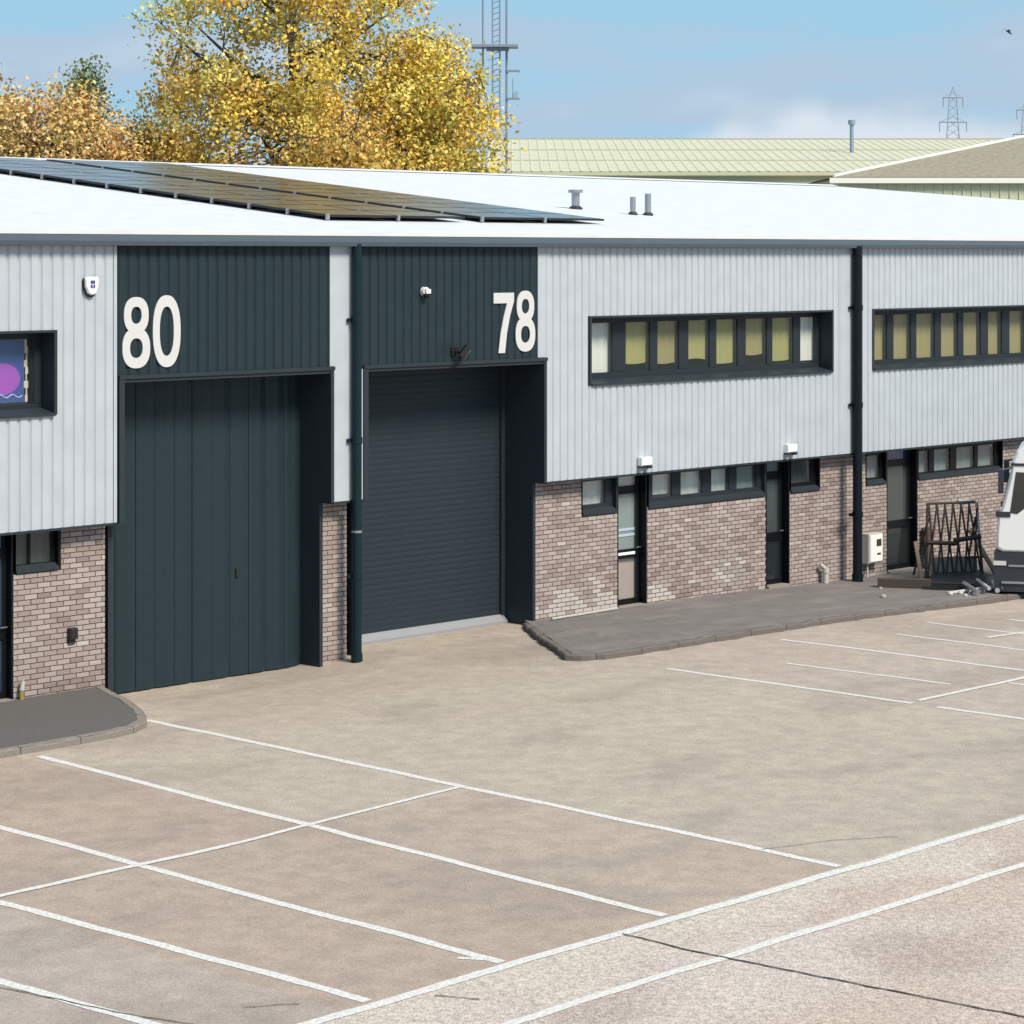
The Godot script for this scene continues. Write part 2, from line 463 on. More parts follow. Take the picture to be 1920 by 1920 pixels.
func build_ground() -> void:
	var g := Geo.new()
	g.quad(Vector3(-2500, -0.6, 2500), Vector3(2500, -0.6, 2500), Vector3(2500, -0.6, -2500), Vector3(-2500, -0.6, -2500))
	single("ground", g, "base_ground", "dusty open ground reaching out behind the buildings", "ground", "", "structure")
	var yard := sheet("forecourt", steps(-60.0, 70.0, -16.0, 26.0, 0.22, 9.0, [-8.05, -3.65, -0.95, 7.3]), steps(-1.3, 13.65, -1.3, 13.5, 0.22, 0.22, [8.3]), "concrete", "beige concrete forecourt with white parking bays before the doors", gh, yard_colour)
	var road := sheet("road", steps(-60.0, 70.0, -16.0, 14.0, 0.2, 9.0, []), steps(13.65, 70.0, 13.65, 19.5, 0.13, 6.0, [14.95]), "aggregate", "pinkish exposed aggregate concrete road along the forecourt edge", gh, road_colour)
	for l in [[-0.97, 1.95, -1.1, 13.62], [-3.45, 2.95, -3.84, 13.6], [-6.08, 2.9, -6.08, 13.6], [-8.25, 2.9, -7.68, 13.6], [-10.1, 2.9, -9.3, 13.6], [-12.4, 2.9, -12.0, 13.6]]:
		painted(yard, l[0], l[1], l[2], l[3], 0.12, "line_paint")
	painted(yard, -14.0, 8.5, -4.9, 8.38, 0.10, "line_paint", [], 0.008)
	painted(yard, -4.9, 8.38, -1.0, 8.05, 0.085, "line_paint", [], 0.008)
	painted(yard, -6.25, 13.22, -6.06, 13.50, 0.07, "line_paint")
	painted(road, -16.0, 13.66, 2.2, 13.78, 0.13, "line_paint", [], 0.006)
	painted(road, 2.2, 13.78, 14.0, 14.1, 0.13, "line_paint", [], 0.006)
	painted(road, -16.0, 14.80, 14.0, 15.10, 0.115, "line_paint", [], 0.006)
	painted(yard, 7.16, 4.25, 7.42, 13.5, 0.11, "line_paint", [[4.55, 4.75]])
	painted(yard, 8.84, 5.25, 8.98, 8.15, 0.085, "line_paint")
	painted(yard, 9.7, 8.7, 9.8, 11.6, 0.085, "line_paint")
	painted(yard, 10.7, 3.7, 10.9, 13.0, 0.10, "line_paint")
	painted(yard, 7.5, 8.6, 18.0, 8.66, 0.10, "line_paint", [], 0.008)
	painted(yard, 12.49, 4.7, 12.5, 9.0, 0.09, "line_paint")
	painted(yard, 13.2, 6.0, 14.6, 6.05, 0.10, "line_paint", [], 0.008)
	painted(yard, 14.1, 4.2, 14.03, 12.0, 0.095, "line_paint")
	painted(yard, 15.6, 4.9, 15.6, 9.0, 0.10, "line_paint")
	crack(road, [[-4.62, 13.75], [-4.62, 14.45], [-4.50, 15.6], [-4.2, 18.0], [-3.9, 20.5]], 0.026, "slab_joint")
	crack(road, [[-7.2, 13.9], [-7.0, 14.25]], 0.016)
	crack(yard, [[-9.9, 9.15], [-9.75, 10.4], [-9.35, 12.4], [-9.0, 13.5]], 0.014)
	crack(yard, [[-9.9, 9.15], [-9.3, 8.9], [-8.6, 8.95]], 0.012)
	crack(yard, [[-8.55, 13.0], [-8.15, 13.25]], 0.011)
	crack(yard, [[-1.1, 12.6], [-0.2, 12.9], [0.4, 13.3]], 0.010)
	# pavement before the office door of the first unit, with its rounded end
	var out := [[-0.05, -0.30], [-0.30, 0.35], [-0.46, 0.86], [-0.78, 1.55], [-1.05, 2.02], [-1.32, 2.36], [-1.70, 2.58], [-2.3, 2.68], [-3.4, 2.70], [-13.0, 2.70]]
	var ptop := func(_x: float, _z: float) -> float: return 0.065
	var gp := Geo.new()
	var poly := PackedVector2Array()
	for p in out: poly.append(Vector2(p[0], p[1]))
	poly.append(Vector2(-13.0, -0.5)); poly.append(Vector2(-0.05, -0.5))
	var tr := Geometry2D.triangulate_polygon(poly)
	for i in range(0, tr.size(), 3):
		var a := poly[tr[i]]; var b := poly[tr[i + 1]]; var d := poly[tr[i + 2]]
		if (b - a).cross(d - a) > 0.0:
			var s := b; b = d; d = s
		gp.tri(Vector3(a.x, 0.060, a.y), Vector3(b.x, 0.060, b.y), Vector3(d.x, 0.060, d.y))
	var pv := single("pavement", gp, "tarmac", "smooth dark tarmac pavement with a rounded end beside the folding door", "pavement", "", "structure")
	kerb(pv, out, ptop, Color(0.30, 0.27, 0.24), Color(0.30, 0.27, 0.24), 0.02)
	# older pavement before the offices of the middle unit, skewed end, crumbling edge
	var rtop := func(x: float, _z: float) -> float: return 0.065 - 0.12 * sm(12.0, 19.0, x)
	var g2 := Geo.new()
	var x := 6.78
	while x < 26.0:
		var nx := x + 0.2
		var edge := func(xx: float) -> Vector2:
			var zb := maxf(-0.5, 2.75 - (xx - 6.72) * 1.45)
			return Vector2(zb, lerpf(2.85, 3.05, sm(6.7, 8.0, xx)) + 0.03 * (xx - 9.0))
		var e0: Vector2 = edge.call(x); var e1: Vector2 = edge.call(nx)
		var m := 16
		for k in m:
			var za := lerpf(e0.x, e0.y, float(k) / m); var zb2 := lerpf(e0.x, e0.y, float(k + 1) / m)
			var zc := lerpf(e1.x, e1.y, float(k) / m); var zd := lerpf(e1.x, e1.y, float(k + 1) / m)
			var hh := func(a: float, b: float) -> Vector3: return Vector3(a, rtop.call(a, b) - 0.004 + 0.010 * wob.get_noise_2d(a * 14.0, b * 14.0), b)
			var n1 := wob.get_noise_2d(x * 5.0, za * 14.0); var n2 := wob.get_noise_2d(x * 22.0 + 9.0, za * 30.0)
			var tk := 1.0 + 0.16 * n1 + 0.16 * n2
			g2.col = Color(0.255 * tk, 0.232 * tk, 0.225 * tk).lerp(Color(0.33, 0.29, 0.27), clampf(n1 * 2.0 - 0.35, 0.0, 0.6))
			g2.quad(hh.call(x, zb2), hh.call(nx, zd), hh.call(nx, zc), hh.call(x, za))
		x = nx
	var pv2 := single("pavement", g2, "old_tarmac", "worn purplish tarmac pavement with crumbling kerb below the office windows", "pavement", "", "structure")
	var ko := [[26.0, 3.56], [12.0, 3.14], [8.1, 3.02], [7.3, 2.98], [6.80, 2.80], [6.66, 2.62], [6.9, 2.32], [7.7, 1.13], [8.3, 0.30], [8.72, -0.25]]
	kerb(pv2, ko, rtop, Color(0.190, 0.165, 0.155), Color(0.190, 0.165, 0.155), 0.065)

# ---------------------------------------------------------------- the terrace
const CLAD_Y0 := 2.43
const CLAD_Y1 := 6.42
const BRICK_Z := -0.25
const OPEN_Y := 4.48
const RIDGE_Z := -16.3
const SLOPE := 0.10510
const EAVE := 6.62

func extrude_x(g: Geo, prof: Array, x0: float, x1: float, caps := true) -> void:   # prof: [z, y] counter-clockwise seen from +x
	var k := prof.size()
	for i in k:
		var a = prof[i]; var b = prof[(i + 1) % k]
		g.quad(Vector3(x0, a[1], a[0]), Vector3(x1, a[1], a[0]), Vector3(x1, b[1], b[0]), Vector3(x0, b[1], b[0]))
	if caps:
		for i in range(1, k - 1):
			g.tri(Vector3(x1, prof[0][1], prof[0][0]), Vector3(x1, prof[i + 1][1], prof[i + 1][0]), Vector3(x1, prof[i][1], prof[i][0]))
			g.tri(Vector3(x0, prof[0][1], prof[0][0]), Vector3(x0, prof[i][1], prof[i][0]), Vector3(x0, prof[i + 1][1], prof[i + 1][0]))
func ribbed(g: Geo, x0: float, x1: float, y0: float, y1: float, z := 0.0, phase := 0.0) -> void:
	var pitch := 0.1833
	var cuts := [[0.0, 0.0], [0.112, 0.0], [0.136, -0.023], [0.160, -0.023]]
	var at := func(x: float) -> float:
		var t := fposmod(x - phase, pitch)
		if t < 0.112: return 0.0
		if t < 0.136: return -0.023 * (t - 0.112) / 0.024
		if t < 0.160: return -0.023
		return -0.023 * (pitch - t) / (pitch - 0.160)
	var xs := [x0]
	var k := int(floor((x0 - phase) / pitch))
	while k * pitch + phase < x1:
		for cc in cuts:
			var xx: float = k * pitch + phase + cc[0]
			if xx > x0 + 0.001 and xx < x1 - 0.001: xs.append(xx)
		k += 1
	xs.append(x1)
	for i in xs.size() - 1:
		var a: float = xs[i]; var b: float = xs[i + 1]
		var za: float = z + at.call(a + 0.0002); var zb: float = z + at.call(b - 0.0002)
		g.quad(Vector3(a, y0, za), Vector3(b, y0, zb), Vector3(b, y1, zb), Vector3(a, y1, za))

var brick_meshes := []
var brick_cols := [Color(0.505, 0.430, 0.408), Color(0.475, 0.395, 0.372), Color(0.440, 0.360, 0.338), Color(0.400, 0.322, 0.302), Color(0.345, 0.274, 0.256), Color(0.550, 0.482, 0.460), Color(0.64, 0.595, 0.565), Color(0.44, 0.405, 0.385)]
func brick_geo(g: Geo, x0: float, x1: float, y0: float, y1: float, z: float, rx: float) -> void:
	var f0 := Vector3(x0 + 0.004, y0 + 0.004, z + rx); var f1 := Vector3(x1 - 0.004, y0 + 0.004, z - rx)
	var f2 := Vector3(x1 - 0.005, y1 - 0.004, z - rx * 0.5); var f3 := Vector3(x0 + 0.005, y1 - 0.004, z + rx * 0.5)
	var b0 := Vector3(x0, y0, z - 0.014); var b1 := Vector3(x1, y0, z - 0.014); var b2 := Vector3(x1, y1, z - 0.014); var b3 := Vector3(x0, y1, z - 0.014)
	g.quad(f0, f1, f2, f3); g.quad(b0, b1, f1, f0); g.quad(b1, b2, f2, f1); g.quad(b2, b3, f3, f2); g.quad(b3, b0, f0, f3)
func brick_pick(x: float, y: float) -> int:
	# old bricks: pinkish mix; whitened by salts near the ground beside the roller door, a cement-smeared patch further along
	var r := rng.randf()
	var salt := wob.get_noise_2d(x * 16.0, y * 22.0) * 0.9 + (1.0 - sm(0.0, 0.75, y)) * sm(8.8, 9.0, x) * (1.0 - sm(11.2, 13.6, x))
	if salt > 0.55 and rng.randf() < 0.75: return 6
	var p := Vector2((x - 14.1) / 0.42, (y - 0.42) / 0.36).length()
	if p < 1.0 and rng.randf() < 0.85: return 6 if rng.randf() < 0.5 else 7
	var dark := wob.get_noise_2d(x * 7.0 + 50.0, y * 7.0) * 0.5
	r += dark * 0.55
	if y < 0.35 and x < 1.0: r += 0.25
	if r < 0.16: return 5
	if r < 0.42: return 0
	if r < 0.62: return 1
	if r < 0.80: return 2
	if r < 0.93: return 3
	return 4
# walls: [x0, x1, y0, y1]; holes the same. The nearest 300 bricks are single parts, the rest one mass.
func brick_wall(unit: Node3D, walls: Array, holes: Array, back_y0 := -0.35) -> void:
	if brick_meshes.is_empty():
		for k in brick_cols.size():
			var row := []
			for t in 2:
				var g := Geo.new(); g.col = brick_cols[k]
				brick_geo(g, 0.0, 0.215, 0.0, 0.065, 0.0, 0.0015 if t == 0 else -0.0015)
				row.append(g.mesh())
			brick_meshes.append(row)
	var rects := []
	var back := Geo.new()
	for w in walls:
		var ys := [back_y0, w[3]]
		var cuts := [w[0], w[1]]
		for h in holes:
			if h[1] > w[0] and h[0] < w[1]:
				for q in [h[0], h[1]]:
					if q > w[0] and q < w[1]: cuts.append(q)
		cuts.sort()
		for i in cuts.size() - 1:
			var xm: float = (cuts[i] + cuts[i + 1]) * 0.5
			var spans := [[ys[0], ys[1]]]
			for h in holes:
				if xm > h[0] and xm < h[1]:
					var nxt := []
					for sp in spans:
						if h[2] > sp[0]: nxt.append([sp[0], minf(sp[1], h[2])])
						if h[3] < sp[1]: nxt.append([maxf(sp[0], h[3]), sp[1]])
					spans = nxt
			for sp in spans:
				if sp[1] - sp[0] > 0.01: back.box(Vector3(cuts[i], sp[0], BRICK_Z - 0.12), Vector3(cuts[i + 1], sp[1], BRICK_Z - 0.011))
		var row := int(floor(w[2] / 0.075))
		while row * 0.075 < w[3]:
			var y0 := row * 0.075 + 0.005; var y1 := y0 + 0.065
			var x: float = w[0] - (0.1125 if row % 2 else 0.0) - rng.randf() * 0.01
			while x < w[1]:
				var pieces := [[maxf(x, w[0]), minf(x + 0.215, w[1])]]
				for h in holes:
					if y1 > h[2] + 0.01 and y0 < h[3] - 0.01:
						var nxt := []
						for p in pieces:
							if h[0] > p[0]: nxt.append([p[0], minf(p[1], h[0])])
							if h[1] < p[1]: nxt.append([maxf(p[0], h[1]), p[1]])
						pieces = nxt
				for p in pieces:
					if p[1] - p[0] > 0.03 and y1 < w[3] + 0.03: rects.append([p[0], p[1], y0, y1])
				x += 0.225
			row += 1
	var wall := part(unit, "brick_wall", back, "mortar")
	rects.sort_custom(func(a, b): return a[0] - 0.3 * a[2] < b[0] - 0.3 * b[2])
	var on := []
	for q in rects:
		if q[1] > -2.3: on.append(q)
	var mass := Geo.new()
	for i in on.size():
		var q = on[i]
		var k := brick_pick(q[0], q[2])
		if i < 299:
			var o := MeshInstance3D.new()
			o.mesh = brick_meshes[k][i % 2]; o.material_override = M["brick"]; o.name = "brick"
			o.position = Vector3(q[0], q[2], BRICK_Z + rng.randf_range(-0.002, 0.002))
			o.scale = Vector3((q[1] - q[0]) / 0.215, 1, 1)
			wall.add_child(o, true)
		else:
			var t := rng.randf_range(0.92, 1.08)
			mass.col = Color(brick_cols[k].r * t, brick_cols[k].g * t, brick_cols[k].b * t)
			brick_geo(mass, q[0], q[1], q[2], q[3], BRICK_Z + rng.randf_range(-0.002, 0.002), 0.0012)
	if mass.v.size():
		var o := part(wall, "bricks", mass, "brick")
		o.set_meta("kind", "stuff")

func window(unit: Node3D, x0: float, x1: float, y0: float, y1: float, zf: float, zp: float, py0: float, py1: float, panes: Array, blinds_and_reflections: Array, frame := "frame", lip := true) -> MeshInstance3D:
	var g := Geo.new()
	var zb := zp - 0.07
	g.box(Vector3(x0, y0, zb), Vector3(x1, py0, zp + 0.012))
	g.box(Vector3(x0, py1, zb), Vector3(x1, y1, zp + 0.012))
	var at := x0
	for p in panes:
		g.plate(Vector3(at, py0, zb), Vector3(p[0], py1, zp + 0.012), 0.006); at = p[1]
	g.plate(Vector3(at, py0, zb), Vector3(x1, py1, zp + 0.012), 0.006)
	var w := part(unit, "window", g, frame)
	var s := Geo.new()
	var e := 0.05 if lip else 0.0
	var zo := zf + (0.022 if lip else 0.004)
	# surround: a folded metal lining from the wall face back to the frame
	s.box(Vector3(x0 - e, y1, zp + 0.013), Vector3(x1 + e, y1 + 0.035, zo))
	s.box(Vector3(x0 - e, y0 - 0.03, zp + 0.013), Vector3(x0, y1, zo))
	s.box(Vector3(x1, y0 - 0.03, zp + 0.013), Vector3(x1 + e + (0.03 if not lip else 0.0), y1, zo))
	part(w, "surround", s, "trim" if frame == "frame" else frame)
	var sl := Geo.new()
	extrude_x(sl, [[zp + 0.013, y0 - 0.03], [zo + 0.02, y0 - 0.05], [zo + 0.02, y0 - 0.012], [zp + 0.013, y0 + 0.05]], x0, x1)
	part(w, "sill", sl, "trim")
	for i in panes.size():
		var p = panes[i]
		var pg := Geo.new()
		pg.quad(Vector3(p[0], py0, zp - 0.01), Vector3(p[1], py0, zp - 0.01), Vector3(p[1], py1, zp - 0.01), Vector3(p[0], py1, zp - 0.01))
		part(w, "pane", pg, "glass")
		var b = blinds_and_reflections[i % blinds_and_reflections.size()]
		if b[0] != "":
			var bg := Geo.new()
			var drop: float = b[1]
			var zz := zp - 0.10
			var n := 10
			var bow: float = b[2]
			for k in n:
				var t0 := float(k) / n; var t1 := float(k + 1) / n
				var xa := lerpf(p[0] - 0.03, p[1] + 0.03, t0); var xb := lerpf(p[0] - 0.03, p[1] + 0.03, t1)
				var ya := lerpf(py1, py0, drop) - bow * sin(PI * t0); var yb := lerpf(py1, py0, drop) - bow * sin(PI * t1)
				var da := 0.012 * sin(t0 * 19.0 + i); var db := 0.012 * sin(t1 * 19.0 + i)
				bg.quad(Vector3(xa, ya, zz + da), Vector3(xb, yb, zz + db), Vector3(xb, py1 + 0.04, zz + db), Vector3(xa, py1 + 0.04, zz + da))
			part(w, "blind_and_reflection", bg, b[0])  # behind upper panes the green and olive sheets imitate a mirrored building
	return w

func drainpipe(unit: Node3D, x: float, z: float, r: float, m: String, base: float, band_y: float) -> void:
	var g := Geo.new()
	g.tube([Vector3(x, base, z), Vector3(x, 6.44, z)], [r, r], 20)
	g.tube([Vector3(x, base + 0.01, z), Vector3(x, base + 0.16, z)], [r * 1.18, r * 1.18], 20)
	var p := part(unit, "drainpipe", g, m)
	for y in [1.2, 3.32, 5.2]:
		var b := Geo.new()
		b.tube([Vector3(x, y, z), Vector3(x, y + 0.10, z)], [r * 1.16, r * 1.16], 18)
		b.box(Vector3(x - r * 1.9, y + 0.02, z - r * 0.9), Vector3(x + r * 1.9, y + 0.08, z - r * 0.5))
		part(p, "bracket", b, m)
	if band_y > 0.0:
		var c := Geo.new()
		c.tube([Vector3(x, band_y, z), Vector3(x, band_y + 0.035, z)], [r * 1.08, r * 1.08], 18)
		part(p, "pipe_clip", c, "zinc")

func roof_of(unit: Node3D, x0: float, x1: float, hip := false) -> void:
	var ry := EAVE - RIDGE_Z * SLOPE
	var g := Geo.new()
	var e0 := Vector3(x0, EAVE - 0.05 * SLOPE, 0.05); var e1 := Vector3(x1, EAVE - 0.05 * SLOPE, 0.05)
	var r0 := Vector3(x0, ry, RIDGE_Z); var r1 := Vector3(x1 - (16.3 if hip else 0.0), ry, RIDGE_Z)
	var b0 := Vector3(x0, EAVE, RIDGE_Z * 2.0); var b1 := Vector3(x1, EAVE, RIDGE_Z * 2.0)
	var dn := Vector3(0, -0.05, 0)
	g.quad(e0, e1, r1, r0); g.quad(r0, r1, b1, b0)
	g.quad(e0 + dn, e1 + dn, e1, e0)
	g.quad(e0 + dn, r0 + dn, r1 + dn, e1 + dn); g.quad(r0 + dn, b0 + dn, b1 + dn, r1 + dn)
	if hip: g.tri(e1, b1, r1)
	var r := part(unit, "roof", g, "roof_white")
	var rc := Geo.new()
	extrude_x(rc, [[RIDGE_Z + 0.2, ry - 0.005], [RIDGE_Z, ry + 0.045], [RIDGE_Z - 0.2, ry - 0.005]], x0, r1.x)
	part(r, "ridge_cap", rc, "roof_white")
	var gg := Geo.new()
	extrude_x(gg, [[0.0, 6.40], [0.145, 6.40], [0.150, 6.405], [0.150, 6.470], [0.135, 6.482], [0.062, 6.552], [0.045, 6.56], [0.0, 6.56]], x0 + 0.002, x1 - 0.002)
	part(unit, "gutter", gg, "gutter")

func shell(unit: Node3D, x0: float, x1: float) -> void:
	# block walls out of sight: party and end walls, back wall, and an inner lining that keeps the halls dark
	for d in [[x0, x0 + 0.1], [x1 - 0.1, x1]]:
		var g := Geo.new()
		var a := EAVE - 0.07; var b := EAVE - RIDGE_Z * SLOPE - 0.07
		var pf := [[-1.2, -0.4], [-1.2, a + 0.12], [RIDGE_Z, b], [RIDGE_Z * 2.0, a], [RIDGE_Z * 2.0, -0.4]]
		extrude_x(g, pf, d[0], d[1])
		part(unit, "side_wall", g, "grey_sheet")
	var k := Geo.new()
	k.box(Vector3(x0 + 0.1, -0.4, RIDGE_Z * 2.0), Vector3(x1 - 0.1, EAVE - 0.08, RIDGE_Z * 2.0 + 0.2))
	part(unit, "back_wall", k, "grey_sheet")

func entrance(unit: Node3D, x0: float, x1: float, y0: float, y1: float, zd: float, lower: String, upper: String, blue: bool, bar := "plastic_white", transom := "") -> void:
	var g := Geo.new()
	var f := 0.055; var mid := y0 + 0.88
	var zb := zd - 0.05
	var top := y1 - 0.36
	g.plate(Vector3(x0, y0, zb), Vector3(x0 + f, y1, zd), 0.006); g.plate(Vector3(x1 - f, y0, zb), Vector3(x1, y1, zd), 0.006)
	g.plate(Vector3(x0 + f, y0, zb), Vector3(x1 - f, y0 + 0.1, zd), 0.006)
	g.plate(Vector3(x0 + f, mid - 0.06, zb), Vector3(x1 - f, mid + 0.10, zd), 0.006)
	g.plate(Vector3(x0 + f, top - 0.02, zb), Vector3(x1 - f, top + 0.12, zd), 0.006)
	g.plate(Vector3(x0 + f, y1 - 0.05, zb), Vector3(x1 - f, y1, zd), 0.006)
	var d := part(unit, "entrance_door", g, "frame_black")
	for q in [[y0 + 0.1, mid - 0.06, lower], [mid + 0.10, top - 0.02, upper], [top + 0.12, y1 - 0.05, transom]]:
		var p := Geo.new()
		p.quad(Vector3(x0 + f, q[0], zd - 0.02), Vector3(x1 - f, q[0], zd - 0.02), Vector3(x1 - f, q[1], zd - 0.02), Vector3(x0 + f, q[1], zd - 0.02))
		part(d, "pane", p, "glass")
		if q[2] != "":
			var b := Geo.new()
			b.box(Vector3(x0 + f - 0.02, q[0] - 0.02, zd - 0.10), Vector3(x1 - f + 0.02, q[1] + 0.02, zd - 0.08))
			part(d, "screen", b, q[2])
	if blue:
		for k in 2:
			var b := Geo.new()
			var yy := y0 + 1.20 + k * 0.10
			b.box(Vector3(x0 + f, yy, zd - 0.072), Vector3(x1 - f, yy + 0.045, zd - 0.066))
			part(d, "film_stripe", b, "poster_white")
	if bar != "":
		var l := Geo.new()
		l.plate(Vector3(x0 + f + 0.08, mid, zd), Vector3(x1 - f - 0.08, mid + 0.05, zd + 0.02), 0.006)
		part(d, "letter_plate", l, bar)
	var hd := Geo.new()
	hd.tube([Vector3(x1 - f * 0.5, mid + 0.12, zd), Vector3(x1 - f * 0.5, mid + 0.12, zd + 0.05), Vector3(x1 - f * 0.5 - 0.11, mid + 0.12, zd + 0.05)], [0.01, 0.01, 0.01], 8)
	part(d, "handle", hd, "zinc")
	var rv := Geo.new()
	rv.box(Vector3(x1, y0, zd - 0.05), Vector3(x1 + 0.03, y1, BRICK_Z - 0.002)); rv.box(Vector3(x0 - 0.03, y0, zd - 0.05), Vector3(x0, y1, BRICK_Z - 0.002))
	part(d, "door_lining", rv, "frame_black")
	var sp := Geo.new()
	sp.box(Vector3(x0, y0 - 0.2, zd - 0.05), Vector3(x1, y0, BRICK_Z + 0.05))
	part(d, "doorstep", sp, "kerb_pale")

func door_lining(unit: Node3D, x0: float, x1: float, zd: float, base: float) -> void:
	# dark metal lining of a vehicle door: jambs, head and the soffit behind it
	for s in [[x0 - 0.06, x0 + 0.035], [x1 - 0.035, x1 + 0.03]]:
		var g := Geo.new()
		g.box(Vector3(s[0], CLAD_Y0 - 0.015, zd - 0.05), Vector3(s[1], OPEN_Y, 0.024))
		g.box(Vector3(s[0], base, zd - 0.05), Vector3(s[1], CLAD_Y0 - 0.015, BRICK_Z + 0.006))
		part(unit, "door_jamb", g, "reveal")
	var h := Geo.new()
	h.box(Vector3(x0 + 0.035, OPEN_Y - 0.05, zd - 0.05), Vector3(x1 - 0.035, OPEN_Y - 0.003, 0.010))
	part(unit, "door_soffit", h, "reveal")
	var t := Geo.new()
	t.box(Vector3(x0 - 0.06, OPEN_Y, -0.02), Vector3(x1 + 0.045, OPEN_Y + 0.055, 0.034))
	part(unit, "head_trim", t, "trim")

func unit_80() -> void:
	var u := thing("warehouse_unit", "warehouse unit with dark folding vehicle door under the white number 80", "warehouse", Vector3.ZERO, 0.0, "units of the grey clad terrace")
	var c := Geo.new()
	ribbed(c, -1.05, 0.0, CLAD_Y0, CLAD_Y1)
	ribbed(c, -6.0, -1.05, 5.215, CLAD_Y1); ribbed(c, -6.0, -1.05, CLAD_Y0, 4.02)
	ribbed(c, -13.0, -6.0, CLAD_Y0, CLAD_Y1)
	part(u, "wall_cladding", c, "grey_sheet")
	c = Geo.new()
	c.box(Vector3(4.10, OPEN_Y + 0.06, -0.03), Vector3(4.53, CLAD_Y1, 0.0), 61); c.box(Vector3(4.18, CLAD_Y0, -0.03), Vector3(4.53, OPEN_Y + 0.06, 0.0), 61)
	part(u, "cladding_strip", c, "grey_sheet")
	var d := Geo.new()
	ribbed(d, 0.0, 4.098, OPEN_Y + 0.02, CLAD_Y1, -0.002, 0.05)
	part(u, "dark_cladding", d, "dark_sheet")
	for q in [[-0.055, 0.0], [4.53, 4.56]]:
		var t := Geo.new()
		t.box(Vector3(q[0], CLAD_Y0, -0.03), Vector3(q[1], CLAD_Y1, 0.005))
		part(u, "corner_trim", t, "grey_sheet")
	for s in [[-13.0, -0.06], [4.17, 4.66]]:
		var dr := Geo.new()
		dr.box(Vector3(s[0], CLAD_Y0 - 0.035, BRICK_Z - 0.1), Vector3(s[1], CLAD_Y0 - 0.004, 0.006))
		part(u, "drip_trim", dr, "trim")
	door_lining(u, 0.09, 4.14, -0.65, -0.4)
	# folding door: eleven soft-pressed leaves, each turned a little on its hinges
	var lw := (4.10 - 0.12) / 11.0
	var pr := PackedVector2Array()
	for k in 13:
		var q := float(k) / 12.0
		pr.append(Vector2(0.003 + (lw - 0.006) * q, 0.020 * pow(sin(PI * q), 0.7) + 0.004 * sin(TAU * 2.0 * q)))
	for i in 11:
		var g := Geo.new()
		for k in 12:
			var a := pr[k]; var b := pr[k + 1]
			g.quad(Vector3(a.x, 0, a.y), Vector3(b.x, 0, b.y), Vector3(b.x, 4.62, b.y), Vector3(a.x, 4.62, a.y))
		g.box(Vector3(0.003, 0, -0.03), Vector3(lw - 0.003, 4.62, -0.004))
		var o := part(u, "door_leaf", g, "fold_door")
		o.position = Vector3(0.12 + i * lw, -0.17, -0.66)
		var turn: float = deg_to_rad([4.2, -4.2][i % 2] + 0.9 * sin(i * 2.1))
		o.rotation.y = turn
		if i % 2: o.position += Vector3(0, 0, -lw * sin(deg_to_rad(4.2)))
		if i == 7:
			var h := Geo.new()
			h.plate(Vector3(0.10, 1.50, 0.018), Vector3(0.15, 1.63, 0.045), 0.008)
			part(o, "latch", h, "plastic_black")
	var fw := Geo.new()
	fw.box(Vector3(0.12, 4.40, -0.70), Vector3(4.10, 5.0, -0.66))
	part(u, "door_track", fw, "reveal")
	var holes := [[-1.60, -0.79, 1.80, 2.50], [-2.75, -1.60, -1.0, 2.50]]
	brick_wall(u, [[-13.0, -0.02, 0.0, 2.43]], holes)
	brick_wall(u, [[4.17, 4.68, -0.3, 2.43]], [])
	window(u, -1.56, -0.84, 1.86, 2.41, BRICK_Z, -0.34, 1.92, 2.36, [[-1.5, -1.30], [-1.25, -0.90]], [["blind_dark", 1.02, 0.0]], "frame_black", false)
	entrance(u, -2.72, -1.635, 0.07, 2.41, -0.36, "poster_blue", "poster_blue", false, "", "poster_blue")
	var w := window(u, -5.9, -1.10, 4.06, 5.18, 0.0, -0.3, 4.17, 5.09, [[-5.8, -4.7], [-4.6, -3.5], [-3.4, -2.35], [-2.27, -1.22]], [["", 0, 0]], "frame")
	var pb := Geo.new()
	pb.box(Vector3(-2.26, 4.2, -0.40), Vector3(-1.33, 5.08, -0.38))
	part(w, "poster", pb, "poster_blue", "blue poster with a purple disc")
	var pn := Geo.new()
	pn.box(Vector3(-2.26, 4.22, -0.379), Vector3(-1.34, 4.80, -0.377))
	part(w, "poster_band", pn, "poster_navy")
	var pp := Geo.new()
	var disc := PackedVector2Array()
	for k in 40: disc.append(Vector2(-1.72 + 0.32 * cos(TAU * k / 40.0), 4.53 + 0.225 * sin(TAU * k / 40.0)))
	pp.prism(disc, -0.376, -0.374)
	part(w, "poster_disc", pp, "poster_purple")
	var ps := Geo.new()
	var wave := []
	var rad := []
	for k in 24:
		wave.append(Vector3(-2.2 + k * 0.036, 4.29 + 0.025 * sin(k * 1.1), -0.372)); rad.append(0.008)
	ps.tube(wave, rad, 5)
	part(w, "poster_scribble", ps, "poster_white")
	var pe := Geo.new()
	for k in 9:
		pe.box(Vector3(-1.315 + 0.02 * sin(k * 2.3), 4.2 + k * 0.098, -0.385), Vector3(-1.272 + 0.012 * sin(k * 3.7), 4.298 + k * 0.098, -0.38))
	part(w, "torn_paper_edge", pe, "paper")
	drainpipe(u, 4.585, 0.088, 0.078, "pipe_teal", -0.12, 1.93)
	roof_of(u, -13.0, 4.60)
	shell(u, -13.0, 4.60)

